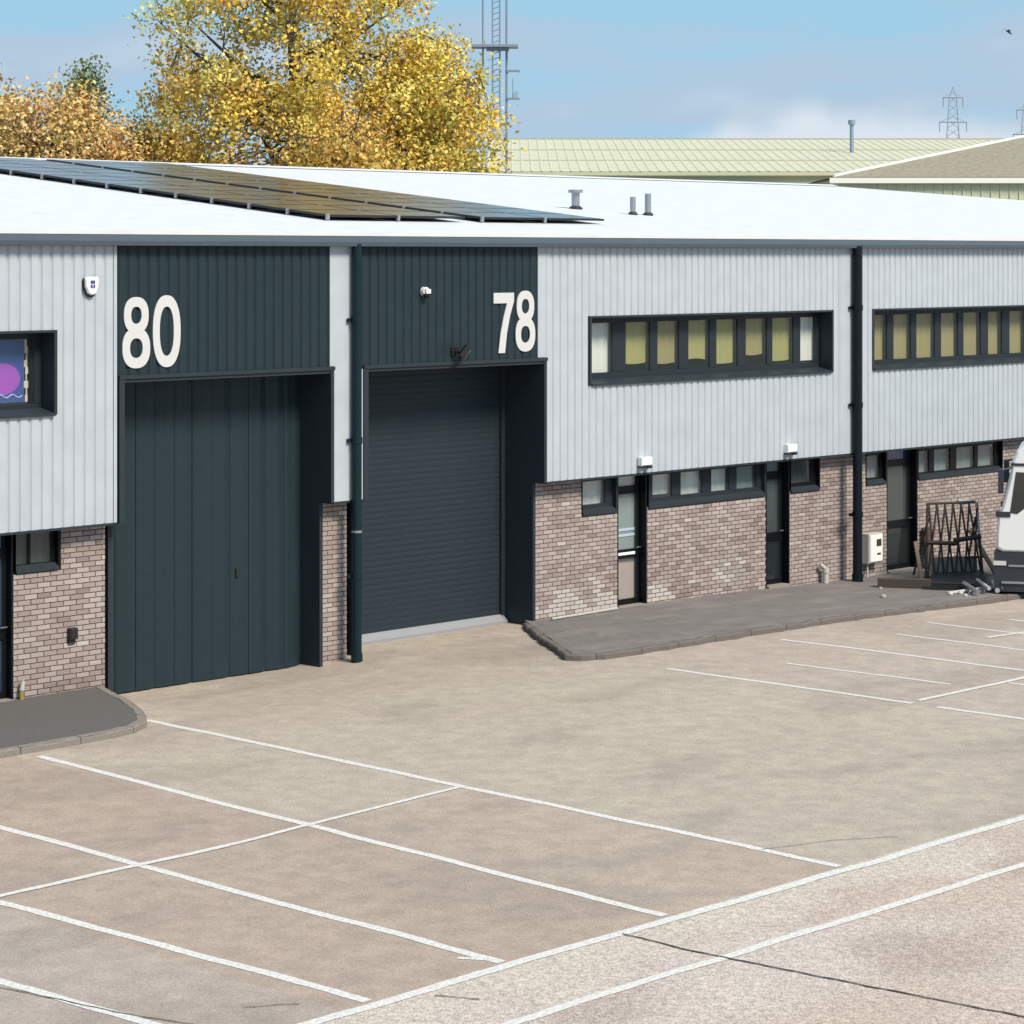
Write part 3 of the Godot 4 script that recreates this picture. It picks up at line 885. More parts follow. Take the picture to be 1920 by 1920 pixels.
func unit_78() -> void:
	var u := thing("warehouse_unit", "middle warehouse unit with grey roller shutter under the white number 78", "warehouse", Vector3.ZERO, 0.0, "units of the grey clad terrace")
	var c := Geo.new()
	ribbed(c, 8.99, 10.08, CLAD_Y0, CLAD_Y1, 0.0, 0.03); ribbed(c, 17.05, 17.30, CLAD_Y0, CLAD_Y1, 0.0, 0.03)
	ribbed(c, 10.08, 17.05, 5.215, CLAD_Y1, 0.0, 0.03); ribbed(c, 10.08, 17.05, CLAD_Y0, 4.02, 0.0, 0.03)
	c.box(Vector3(8.80, OPEN_Y + 0.06, -0.03), Vector3(8.99, CLAD_Y1, 0.003), 61)
	c.box(Vector3(17.30, CLAD_Y0, -0.03), Vector3(17.79, CLAD_Y1, 0.003), 61)
	part(u, "wall_cladding", c, "grey_sheet")
	var ss := Geo.new()
	ss.box(Vector3(4.675, CLAD_Y0, -0.03), Vector3(4.795, OPEN_Y - 0.002, 0.0))
	part(u, "cladding_strip", ss, "grey_sheet")
	var d := Geo.new()
	ribbed(d, 4.56, 8.80, OPEN_Y + 0.02, CLAD_Y1, -0.002, 0.02)
	part(u, "dark_cladding", d, "dark_sheet")
	var dr := Geo.new()
	dr.box(Vector3(9.01, CLAD_Y0 - 0.035, BRICK_Z - 0.1), Vector3(17.79, CLAD_Y0 - 0.004, 0.006))
	part(u, "drip_trim", dr, "trim")
	var j := Geo.new()
	j.box(Vector3(8.985, CLAD_Y0, -0.02), Vector3(9.035, OPEN_Y, 0.012), 61)
	part(u, "corner_trim", j, "grey_sheet")
	door_lining(u, 4.86, 8.97, -0.95, -0.4)
	# roller shutter: interlocking slats
	var sl := Geo.new()
	var prof := []
	for k in 7:
		var t := float(k) / 6.0
		prof.append([0.0045 * sin(PI * t), 0.0968 * t])
	prof.append([-0.02, 0.097]); prof.append([-0.02, 0.0])
	extrude_x(sl, prof, 4.85, 8.93)
	var sm_ := sl.mesh()
	var shut := Geo.new()
	shut.box(Vector3(4.85, 0.02, -0.985), Vector3(8.93, 4.62, -0.98))
	var sh := part(u, "roller_shutter", shut, "reveal")
	for k in 46:
		var o := MeshInstance3D.new()
		o.mesh = sm_; o.name = "slat"
		o.material_override = M["slat"]
		o.position = Vector3(0, 0.10 + k * 0.0975, -0.958)
		sh.add_child(o, true)
	var th := Geo.new()
	extrude_x(th, [[-0.97, -0.2], [-0.80, -0.2], [-0.80, 0.015], [-0.92, 0.115], [-0.97, 0.115]], 4.86, 8.90)
	part(u, "threshold", th, "threshold")
	for gx in [4.896, 8.85]:
		var gd := Geo.new()
		gd.box(Vector3(gx, 0.0, -0.955), Vector3(gx + 0.085, 4.45, -0.90))
		part(u, "guide_rail", gd, "reveal")
	var holes := [[10.16, 16.98, 1.78, 2.50], [11.10, 11.90, -1.0, 2.50], [15.30, 16.02, -1.0, 2.50]]
	brick_wall(u, [[8.99, 17.80, -0.1, 2.43]], holes)
	var p := "blind_pale"
	window(u, 10.19, 11.07, 1.80, 2.42, BRICK_Z, -0.34, 1.92, 2.33, [[10.28, 10.86]], [[p, 1.02, 0.0]], "frame", false)
	window(u, 11.94, 15.26, 1.80, 2.42, BRICK_Z, -0.34, 1.92, 2.33, [[12.14, 12.67], [12.92, 13.53], [13.79, 14.30], [14.53, 15.12]], [[p, 0.9, 0.0], [p, 1.02, 0.0], [p, 1.02, 0.0], ["blind_grey", 1.02, 0.0]], "frame", false)
	window(u, 16.06, 16.94, 1.80, 2.42, BRICK_Z, -0.34, 1.92, 2.33, [[16.15, 16.78]], [["blind_dark", 1.02, 0.0]], "frame_black", false)
	entrance(u, 11.13, 11.86, 0.07, 2.41, -0.40, "sack", "blind_grey", true, "plastic_white", "blind_pale")
	entrance(u, 15.33, 15.99, 0.04, 2.41, -0.40, "frame_black", "blind_dark", false, "", "blind_grey")
	var gb := [["blind_pale", 1.0, 0.0], ["reflection_green", 0.84, 0.02], ["reflection_olive", 0.86, 0.025], ["reflection_green", 0.84, -0.03], ["reflection_green", 0.92, 0.02], ["reflection_olive", 0.76, 0.03], ["reflection_green", 0.92, 0.02], ["blind_pale", 0.96, 0.0]]  # green and olive sheets with wavy hems paint a reflection behind the glass
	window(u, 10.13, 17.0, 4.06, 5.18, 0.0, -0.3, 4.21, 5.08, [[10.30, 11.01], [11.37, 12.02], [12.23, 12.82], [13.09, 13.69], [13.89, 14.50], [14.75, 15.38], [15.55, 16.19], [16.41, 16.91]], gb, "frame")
	drainpipe(u, 17.70, 0.105, 0.092, "pipe", -0.06, -1.0)
	roof_of(u, 4.60, 17.80)
	shell(u, 4.60, 17.80)

func unit_76() -> void:
	var u := thing("warehouse_unit", "far warehouse unit beyond the black drainpipe with a lorry parked before it", "warehouse", Vector3.ZERO, 0.0, "units of the grey clad terrace")
	var c := Geo.new()
	ribbed(c, 17.81, 18.32, CLAD_Y0, CLAD_Y1, 0.0, 0.06)
	ribbed(c, 18.32, 27.05, 5.215, CLAD_Y1, 0.0, 0.06); ribbed(c, 18.32, 27.05, CLAD_Y0, 4.02, 0.0, 0.06)
	ribbed(c, 27.05, 55.0, CLAD_Y0, CLAD_Y1, 0.0, 0.06)
	part(u, "wall_cladding", c, "grey_sheet")
	var dr := Geo.new()
	dr.box(Vector3(17.82, CLAD_Y0 - 0.035, BRICK_Z - 0.1), Vector3(55.0, CLAD_Y0 - 0.004, 0.006))
	part(u, "drip_trim", dr, "trim")
	var holes := [[18.45, 23.32, 1.74, 2.50], [19.16, 20.22, -1.0, 2.50]]
	brick_wall(u, [[17.82, 26.0, -0.2, 2.43]], holes)
	var e := Geo.new()
	e.box(Vector3(26.0, -0.4, BRICK_Z - 0.12), Vector3(55.0, 2.43, BRICK_Z))
	part(u, "end_brickwork", e, "mortar")
	window(u, 18.48, 19.13, 1.78, 2.42, BRICK_Z, -0.34, 1.86, 2.30, [[18.57, 19.04]], [["blind_grey", 1.02, 0.0]], "frame_black", false)
	window(u, 20.25, 23.29, 1.78, 2.42, BRICK_Z, -0.34, 1.86, 2.30, [[20.33, 20.73], [20.92, 21.49], [21.72, 22.37], [22.51, 23.12]], [["blind_grey", 1.02, 0.0]], "frame_black", false)
	entrance(u, 19.19, 20.19, -0.03, 2.41, -0.40, "frame_black", "blind_dark", false, "", "poster_navy")
	var ps := []
	var x := 18.52
	var first := [[18.50, 19.22], [19.45, 20.04], [20.24, 20.88], [21.11, 21.71], [21.92, 22.55], [22.83, 23.35], [23.64, 24.24], [24.5, 25.1], [25.35, 26.0], [26.2, 26.85]]
	window(u, 18.37, 27.0, 4.06, 5.18, 0.0, -0.3, 4.19, 5.08, first, [["reflection_olive", 1.02, 0.0]], "frame")  # olive sheets imitate what these panes would mirror
	roof_of(u, 17.80, 55.2, true)
	shell(u, 17.80, 55.2)

# numerals cut from sheet
func ring(g: Geo, cx: float, cy: float, rx: float, ry: float, sx: float, sy: float, z0: float, z1: float) -> void:
	var n := 40
	for k in n:
		var a := TAU * k / n; var b := TAU * (k + 1) / n
		var o := func(t: float, kx: float, ky: float) -> Vector2:
			var c := cos(t); var s := sin(t)
			return Vector2(cx + signf(c) * pow(absf(c), 0.86) * kx, cy + signf(s) * pow(absf(s), 0.86) * ky)
		var p0: Vector2 = o.call(a, rx, ry); var p1: Vector2 = o.call(b, rx, ry)
		var q0: Vector2 = o.call(a, rx - sx, ry - sy); var q1: Vector2 = o.call(b, rx - sx, ry - sy)
		g.quad(Vector3(q0.x, q0.y, z1), Vector3(p0.x, p0.y, z1), Vector3(p1.x, p1.y, z1), Vector3(q1.x, q1.y, z1))
		g.quad(Vector3(p0.x, p0.y, z0), Vector3(p1.x, p1.y, z0), Vector3(p1.x, p1.y, z1), Vector3(p0.x, p0.y, z1))
		g.quad(Vector3(q1.x, q1.y, z0), Vector3(q0.x, q0.y, z0), Vector3(q0.x, q0.y, z1), Vector3(q1.x, q1.y, z1))
func digit_8(x: float, y: float, w: float, h: float) -> Geo:
	var g := Geo.new()
	ring(g, x + w * 0.5, y + h * 0.283, w * 0.5, h * 0.283, w * 0.27, h * 0.145, 0.002, 0.016)
	ring(g, x + w * 0.5, y + h * 0.745, w * 0.445, h * 0.255, w * 0.255, h * 0.135, 0.002, 0.0168)
	return g
func numbers() -> void:
	var t := thing("unit_number", "large white number 80 on dark cladding above the folding door", "number", Vector3(0.07, 4.63, 0))
	part(t, "digit", digit_8(0.02, 0.0, 0.50, 1.03), "number_white")
	var g := Geo.new()
	ring(g, 0.825, 0.525, 0.255, 0.525, 0.125, 0.165, 0.002, 0.016)
	part(t, "digit", g, "number_white")
	t = thing("unit_number", "large white number 78 on dark cladding above the roller shutter", "number", Vector3(7.72, 4.64, 0))
	var s := Geo.new()
	var poly := PackedVector2Array([Vector2(0.0, 1.0), Vector2(0.0, 0.825), Vector2(0.32, 0.825), Vector2(0.24, 0.60), Vector2(0.165, 0.32), Vector2(0.115, 0.0), Vector2(0.27, 0.0), Vector2(0.315, 0.32), Vector2(0.39, 0.62), Vector2(0.485, 0.86), Vector2(0.485, 1.0)])
	s.prism(poly, 0.002, 0.016)
	part(t, "digit", s, "number_white")
	part(t, "digit", digit_8(0.525, 0.01, 0.475, 1.02), "number_white")

# ---------------------------------------------------------------- fittings and loose things
func lathe(g: Geo, at: Vector3, prof: Array, sides := 20) -> void:    # prof: [radius, y]
	for i in prof.size() - 1:
		var a = prof[i]; var b = prof[i + 1]
		for k in sides:
			var t0 := TAU * k / sides; var t1 := TAU * (k + 1) / sides
			var p := func(q: Array, t: float) -> Vector3: return at + Vector3(q[0] * cos(t), q[1], -q[0] * sin(t))
			var n2 := Vector2(b[1] - a[1], a[0] - b[0]).normalized()
			var nr := func(t: float) -> Vector3: return Vector3(n2.x * cos(t), n2.y, -n2.x * sin(t))
			g.tri_n(p.call(a, t0), p.call(a, t1), p.call(b, t1), nr.call(t0), nr.call(t1), nr.call(t1))
			g.tri_n(p.call(a, t0), p.call(b, t1), p.call(b, t0), nr.call(t0), nr.call(t1), nr.call(t0))
func fittings() -> void:
	# alarm sounder: white shield-shaped box on a black back plate
	var t := thing("alarm_box", "white shield-shaped alarm box with blue badge on grey cladding", "alarm", Vector3(-0.485, 5.70, 0.0))
	t.scale = Vector3(0.74, 0.86, 0.8)
	var shield := func(k: float, dy: float) -> PackedVector2Array:
		var o := PackedVector2Array()
		for q in [[-0.13, 0.30], [0.13, 0.30], [0.15, 0.27], [0.145, 0.14], [0.09, 0.03], [0.03, 0.0], [-0.03, 0.0], [-0.09, 0.03], [-0.145, 0.14], [-0.15, 0.27]]:
			o.append(Vector2(q[0] * k, (q[1] - 0.15) * k + 0.15 + dy))
		return o
	var g := Geo.new(); g.prism(shield.call(1.08, -0.03), 0.0, 0.045)
	part(t, "back_plate", g, "plastic_black")
	g = Geo.new(); g.prism(shield.call(1.0, 0.0), 0.045, 0.085); g.prism(shield.call(0.9, 0.0), 0.085, 0.105)
	part(t, "cover", g, "plastic_white")
	g = Geo.new(); g.box(Vector3(-0.055, 0.11, 0.105), Vector3(0.055, 0.24, 0.108))
	part(t, "badge", g, "badge_blue")
	g = Geo.new(); g.box(Vector3(-0.055, 0.172, 0.108), Vector3(0.055, 0.180, 0.110)); g.box(Vector3(-0.005, 0.11, 0.108), Vector3(0.005, 0.172, 0.1095))
	part(t, "badge_line", g, "plastic_white")
	# dome camera
	t = thing("dome_camera", "small white dome camera on dark cladding between the two numbers", "camera", Vector3(6.12, 5.68, 0.0))
	g = Geo.new(); g.tube([Vector3(0, 0, 0), Vector3(0, 0, 0.07)], [0.075, 0.07], 18); g.box(Vector3(-0.05, -0.03, 0.06), Vector3(0.05, 0.04, 0.12))
	part(t, "housing", g, "plastic_white")
	g = Geo.new(); lathe(g, Vector3(0, -0.04, 0.075), [[0.0, -0.065], [0.035, -0.055], [0.058, -0.03], [0.064, 0.0], [0.0, 0.005]])
	part(t, "dome", g, "plastic_black")
	# black floodlight above the shutter
	t = thing("floodlight", "black floodlight on a short arm above the roller shutter", "floodlight", Vector3(6.80, 4.70, 0.0))
	g = Geo.new(); g.box(Vector3(-0.07, -0.06, 0.0), Vector3(0.07, 0.06, 0.03)); g.tube([Vector3(0, 0, 0.02), Vector3(0.02, -0.01, 0.16)], [0.022, 0.022], 10)
	part(t, "bracket", g, "plastic_black")
	g = Geo.new(); g.plate(Vector3(-0.15, -0.10, -0.05), Vector3(0.15, 0.10, 0.05), 0.015)
	var head := part(t, "head", g, "plastic_black")
	head.position = Vector3(0.06, 0.0, 0.20); head.rotation = Vector3(deg_to_rad(35), deg_to_rad(50), 0)
	g = Geo.new(); g.box(Vector3(-0.12, -0.075, 0.050), Vector3(0.12, 0.075, 0.054))
	part(head, "lens", g, "lamp_glass")
	# white door lights at the foot of the cladding
	for q in [[11.49, "white lamp under the cladding above the glazed door with letter plate"], [15.66, "white lamp under the cladding above the all-black door"]]:
		t = thing("door_lamp", q[1], "lamp", Vector3(q[0], 2.56, 0.0), 0.0, "white lamps above the office doors")
		g = Geo.new(); g.plate(Vector3(-0.14, 0.0, 0.0), Vector3(0.14, 0.15, 0.12), 0.02)
		part(t, "housing", g, "plastic_white")
		g = Geo.new(); g.box(Vector3(-0.16, -0.03, 0.02), Vector3(-0.05, 0.0, 0.13)); g.box(Vector3(0.0, -0.045, 0.02), Vector3(0.11, 0.0, 0.13))
		part(t, "sensor", g, "plastic_black")
	# small box on the brick pier by the folding door
	t = thing("vent_cowl", "small black vent cowl on brick left of the folding door", "vent", Vector3(-0.62, 0.86, BRICK_Z))
	g = Geo.new(); g.plate(Vector3(-0.07, -0.06, 0.0), Vector3(0.07, 0.10, 0.09), 0.015)
	part(t, "hood", g, "plastic_black")
	g = Geo.new(); g.box(Vector3(-0.06, -0.13, 0.0), Vector3(0.06, -0.06, 0.03))
	part(t, "outlet", g, "rust_steel")
	# stub of a hose post near the left door
	t = thing("pipe_stub", "short brass and white pipe stub at the foot of the brick wall", "pipe", Vector3(-1.52, 0.06, -0.17))
	g = Geo.new(); g.tube([Vector3(0, 0, 0), Vector3(0, 0.14, 0)], [0.035, 0.03], 12); part(t, "stub", g, "brass")
	g = Geo.new(); g.tube([Vector3(0.0, 0.13, 0.0), Vector3(0.03, 0.26, 0.0)], [0.035, 0.03], 12); part(t, "cap", g, "off_white")
	t = thing("waste_pipe", "white plastic waste pipe stub beside the black door", "pipe", Vector3(16.98, 0.0, -0.12))
	g = Geo.new(); g.tube([Vector3(0, -0.05, 0), Vector3(0, 0.24, 0)], [0.055, 0.055], 14); part(t, "pipe", g, "off_white")
	g = Geo.new(); g.tube([Vector3(0, 0.17, 0), Vector3(0, 0.26, 0)], [0.068, 0.068], 14); g.tube([Vector3(-0.02, 0.25, 0), Vector3(-0.11, 0.33, -0.05)], [0.04, 0.04], 12); part(t, "collar", g, "off_white")
	# meter cabinet
	t = thing("meter_box", "dented white meter box on brick right of the black drainpipe", "meter box", Vector3(18.30, 0.22, BRICK_Z))
	g = Geo.new(); g.plate(Vector3(0, 0, 0), Vector3(0.46, 0.58, 0.20), 0.02); part(t, "cabinet", g, "off_white")
	g = Geo.new(); g.plate(Vector3(0.03, 0.03, 0.20), Vector3(0.43, 0.55, 0.215), 0.01); part(t, "lid", g, "plastic_white")
	g = Geo.new(); g.box(Vector3(0.22, 0.33, 0.215), Vector3(0.38, 0.47, 0.218)); g.box(Vector3(0.24, 0.16, 0.215), Vector3(0.36, 0.20, 0.218)); part(t, "viewing_slot", g, "rust_steel")
	g = Geo.new(); g.tube([Vector3(0.1, -0.32, 0.08), Vector3(0.1, 0.02, 0.08)], [0.02, 0.02], 10); part(t, "conduit", g, "off_white")

func solar() -> void:
	var gf := Geo.new()
	gf.box(Vector3(0.0, 0.0, -0.98), Vector3(1.60, 0.035, 0.0))
	var gg := Geo.new()
	gg.box(Vector3(0.03, 0.035, -0.95), Vector3(1.57, 0.038, -0.03), 4)
	var gc := Geo.new()
	gc.box(Vector3(-0.03, -0.05, -0.03), Vector3(0.03, 0.045, 0.012))
	var fm := gf.mesh(); var gm := gg.mesh(); var cm := gc.mesh()
	var n := 0
	for c in 4:
		for r in 13:
			var z := -2.05 - r * 1.0
			var x: float = [5.9, 7.51, 9.55, 11.16][c]
			var t := Node3D.new()
			t.name = numbered("solar_panel"); add_child(t)
			t.position = Vector3(x, EAVE - z * SLOPE + 0.065, z)
			t.rotation.x = atan(SLOPE)
			var nth := ["1st", "2nd", "3rd", "4th", "5th", "6th", "7th", "8th", "9th", "10th", "11th", "12th", "13th"]
			var where: String = "solar panel, %s up from the gutter, in the %s column from the roof flues" % [nth[r], nth[3 - c]]
			metas(t, where, "solar panel", "solar panels on the white roof")
			part_mesh(t, "frame", fm, "solar_frame"); part_mesh(t, "glass", gm, "solar_glass"); part_mesh(t, "clamp", cm, "zinc")
			n += 1
	# flues
	for q in [[15.85, -5.6, 0.36, 0.085, true, "zinc roof flue with a wide flat cap standing alone on the white roof"], [16.25, -4.4, 0.36, 0.058, false, "shorter of two zinc flues standing close together on the roof"], [16.60, -4.3, 0.44, 0.065, false, "taller of two zinc flues standing close together on the roof"]]:
		var t := thing("roof_flue", q[5], "flue", Vector3(q[0], EAVE - q[1] * SLOPE, q[1]), 0.0, "zinc flues on the white roof")
		var g := Geo.new(); g.tube([Vector3(0, -0.05, 0), Vector3(0, q[2], 0)], [q[3], q[3]], 16); part(t, "tube", g, "zinc")
		g = Geo.new(); lathe(g, Vector3.ZERO, [[q[3] * 1.7, -0.04], [q[3] * 1.7, 0.02], [q[3] * 1.1, 0.06]]); part(t, "flashing", g, "black_sheet")
		if q[4]:
			g = Geo.new(); g.tube([Vector3(0, q[2] - 0.03, 0), Vector3(0, q[2] + 0.03, 0)], [0.15, 0.15], 16); part(t, "cap", g, "zinc")

func yard_things() -> void:
	# steel rack for glass, a frame on struts standing out from the brick wall
	var turn := deg_to_rad(-30.0)
	var t := thing("steel_rack", "rusty steel rack of crossed bars standing before the brick wall", "rack", Vector3(18.90, gh(18.9, 0.9) + 0.09, 0.86), turn)
	var W := 1.22; var H := 1.46
	var tilt := func(x: float, y: float, z := 0.0) -> Vector3: return Vector3(lerpf(x, 0.13 + x * 0.86, y / H), y, z - y * 0.13)
	var f := Geo.new()
	for x in [0.0, W]: f.tube([tilt.call(x, 0.0), tilt.call(x, H)], [0.028, 0.028], 8)
	f.tube([tilt.call(0.0, H), tilt.call(W, H)], [0.026, 0.026], 8); f.tube([tilt.call(0.0, 0.03), tilt.call(W, 0.03)], [0.03, 0.03], 8)
	part(t, "frame", f, "rust_steel")
	for k in 6:
		var x0 := 0.05 + k * 0.20
		var b := Geo.new()
		b.tube([tilt.call(x0 - 0.03, 0.0, 0.03), tilt.call(x0 + 0.17, H, 0.03)], [0.020, 0.020], 7)
		part(t, "bar", b, "rust_steel")
		b = Geo.new()
		b.tube([tilt.call(x0 + 0.15, 0.0), tilt.call(x0 - 0.02, H)], [0.020, 0.020], 7)
		part(t, "bar", b, "rust_steel")
	for q in [[-0.03, 0.72, W * 0.55, 0.68, 0.045], [W * 0.5, 0.74, W, 0.80, 0.05], [W * 0.72, 0.40, W + 0.03, 0.40, 0.022]]:
		var r := Geo.new(); r.tube([tilt.call(q[0], q[1], 0.055), tilt.call(q[2], q[3], 0.055)], [q[4], q[4] * 0.9], 8); part(t, "cross_rail", r, "rust_steel")
	var rt := Geo.new(); rt.tube([tilt.call(W * 0.62, H + 0.04, 0.02), tilt.call(W - 0.03, H + 0.04, 0.02), tilt.call(W - 0.01, 0.85, 0.03)], [0.022, 0.022, 0.022], 8); part(t, "pale_tube", rt, "off_white")
	for x in [0.04, W - 0.04]:
		var st := Geo.new(); st.tube([tilt.call(x, H * 0.8, -0.02), Vector3(x + 0.05, 0.0, -0.75)], [0.022, 0.022], 7); part(t, "strut", st, "rust_steel")
	# boards and props about the rack
	var b2 := Geo.new(); b2.box(Vector3(0, 0, 0), Vector3(1.05, 0.42, 0.025))
	var o := single("backing_board", b2, "sack", "low weathered board standing behind the bars of the steel rack", "board")
	o.position = Vector3(19.02, gh(19.0, 0.8) + 0.09, 0.84); o.rotation = Vector3(deg_to_rad(-7), turn, 0)
	b2 = Geo.new(); b2.box(Vector3(0, 0, 0), Vector3(0.22, 0.82, 0.05))
	o = single("dark_plank", b2, "timber_dark", "short dark plank leaning between the door and the steel rack", "plank")
	o.position = Vector3(20.28, gh(20.3, 0.0) + 0.09, -0.09); o.rotation = Vector3(deg_to_rad(-8), 0, 0)
	b2 = Geo.new(); b2.box(Vector3(0, 0, 0), Vector3(0.08, 1.0, 0.05))
	o = single("timber_prop", b2, "timber", "bare timber prop slanting out from the rack's far end", "prop")
	o.position = Vector3(20.42, gh(20.4, 1.4) + 0.09, 1.42); o.rotation = Vector3(deg_to_rad(-16), turn, deg_to_rad(26))
	b2 = Geo.new(); b2.box(Vector3(0, 0, 0), Vector3(0.07, 0.75, 0.04))
	o = single("timber_prop", b2, "timber", "thin bare timber leaning against the rack beside the dark plank", "prop")
	o.position = Vector3(18.78, gh(18.8, 0.7) + 0.09, 0.80); o.rotation = Vector3(deg_to_rad(-8), turn, deg_to_rad(7))
	# white trunking left along the foot of the wall
	b2 = Geo.new(); b2.plate(Vector3(0, 0, 0), Vector3(1.75, 0.035, 0.05), 0.008)
	o = single("plastic_strip", b2, "off_white", "thin white plastic strip lying along the foot of the brick wall", "strip")
	o.position = Vector3(9.22, 0.068, -0.10); o.rotation.y = deg_to_rad(2.0)
	# flat stack: black sheets on bearers
	t = thing("bearer", "dark timber bearer lying across the pavement under black sheeting", "timber", Vector3(17.55, gh(17.5, 1.4) + 0.10, 1.30), deg_to_rad(35.0))
	var g := Geo.new(); g.plate(Vector3(-0.12, 0, -0.5), Vector3(0.10, 0.16, 0.5), 0.02); part(t, "beam", g, "timber_dark")
	t = thing("sheet_stack", "stack of black plastic sheets lying before the steel rack", "sheets", Vector3(18.9, gh(18.5, 1.4) + 0.10, 1.55), deg_to_rad(30.0))
	for k in 4:
		g = Geo.new()
		g.box(Vector3(-1.25 + k * 0.07, k * 0.03, -0.55 + k * 0.03), Vector3(1.35 - k * 0.05, 0.018 + k * 0.03, 0.55 - k * 0.04))
		part(t, "sheet", g, "black_sheet")
	var cut := [[17.45, 2.35, 18.3, 2.75, 0.035], [17.55, 2.95, 18.0, 2.35, 0.045], [17.85, 3.0, 18.3, 2.45, 0.035], [17.6, 2.7, 18.6, 2.85, 0.035], [18.05, 3.05, 18.6, 2.6, 0.045], [18.1, 3.1, 18.9, 2.95, 0.035]]
	for k in cut.size():
		var q = cut[k]
		var y: float = gh(q[0], q[1]) + 0.09 + q[4] + 0.06 * (k % 3)
		g = Geo.new()
		g.tube([Vector3(q[0], y - 0.04, q[1]), Vector3(q[2], y + 0.03, q[3])], [q[4], q[4]], 10)
		single("metal_tube", g, "zinc" if k % 2 else "off_white", ["loose white tube in the scrap heap by the lorry", "loose grey metal tube in the scrap heap by the lorry"][k % 2], "tube", "scrap tubes heaped at the kerb")
	for k in 5:
		g = Geo.new()
		var x: float = [17.25, 17.3, 17.5, 17.0, 15.9][k]; var z: float = [2.55, 2.85, 2.6, 1.15, 2.0][k]
		var s: float = [0.05, 0.04, 0.055, 0.04, 0.06][k]
		var y := gh(x, z) + 0.09
		lathe(g, Vector3(x, y, z), [[s * 0.9, 0.0], [s, s * 0.5], [s * 0.6, s * 1.1], [0.0, s * 1.2]], 7)
		single("rubble_lump", g, "off_white" if k < 3 else "sack", ["white lump of rubble lying on the worn pavement", "pale brown lump of rubble lying on the worn pavement"][0 if k < 3 else 1], "rubble", "rubble lumps on the pavement")

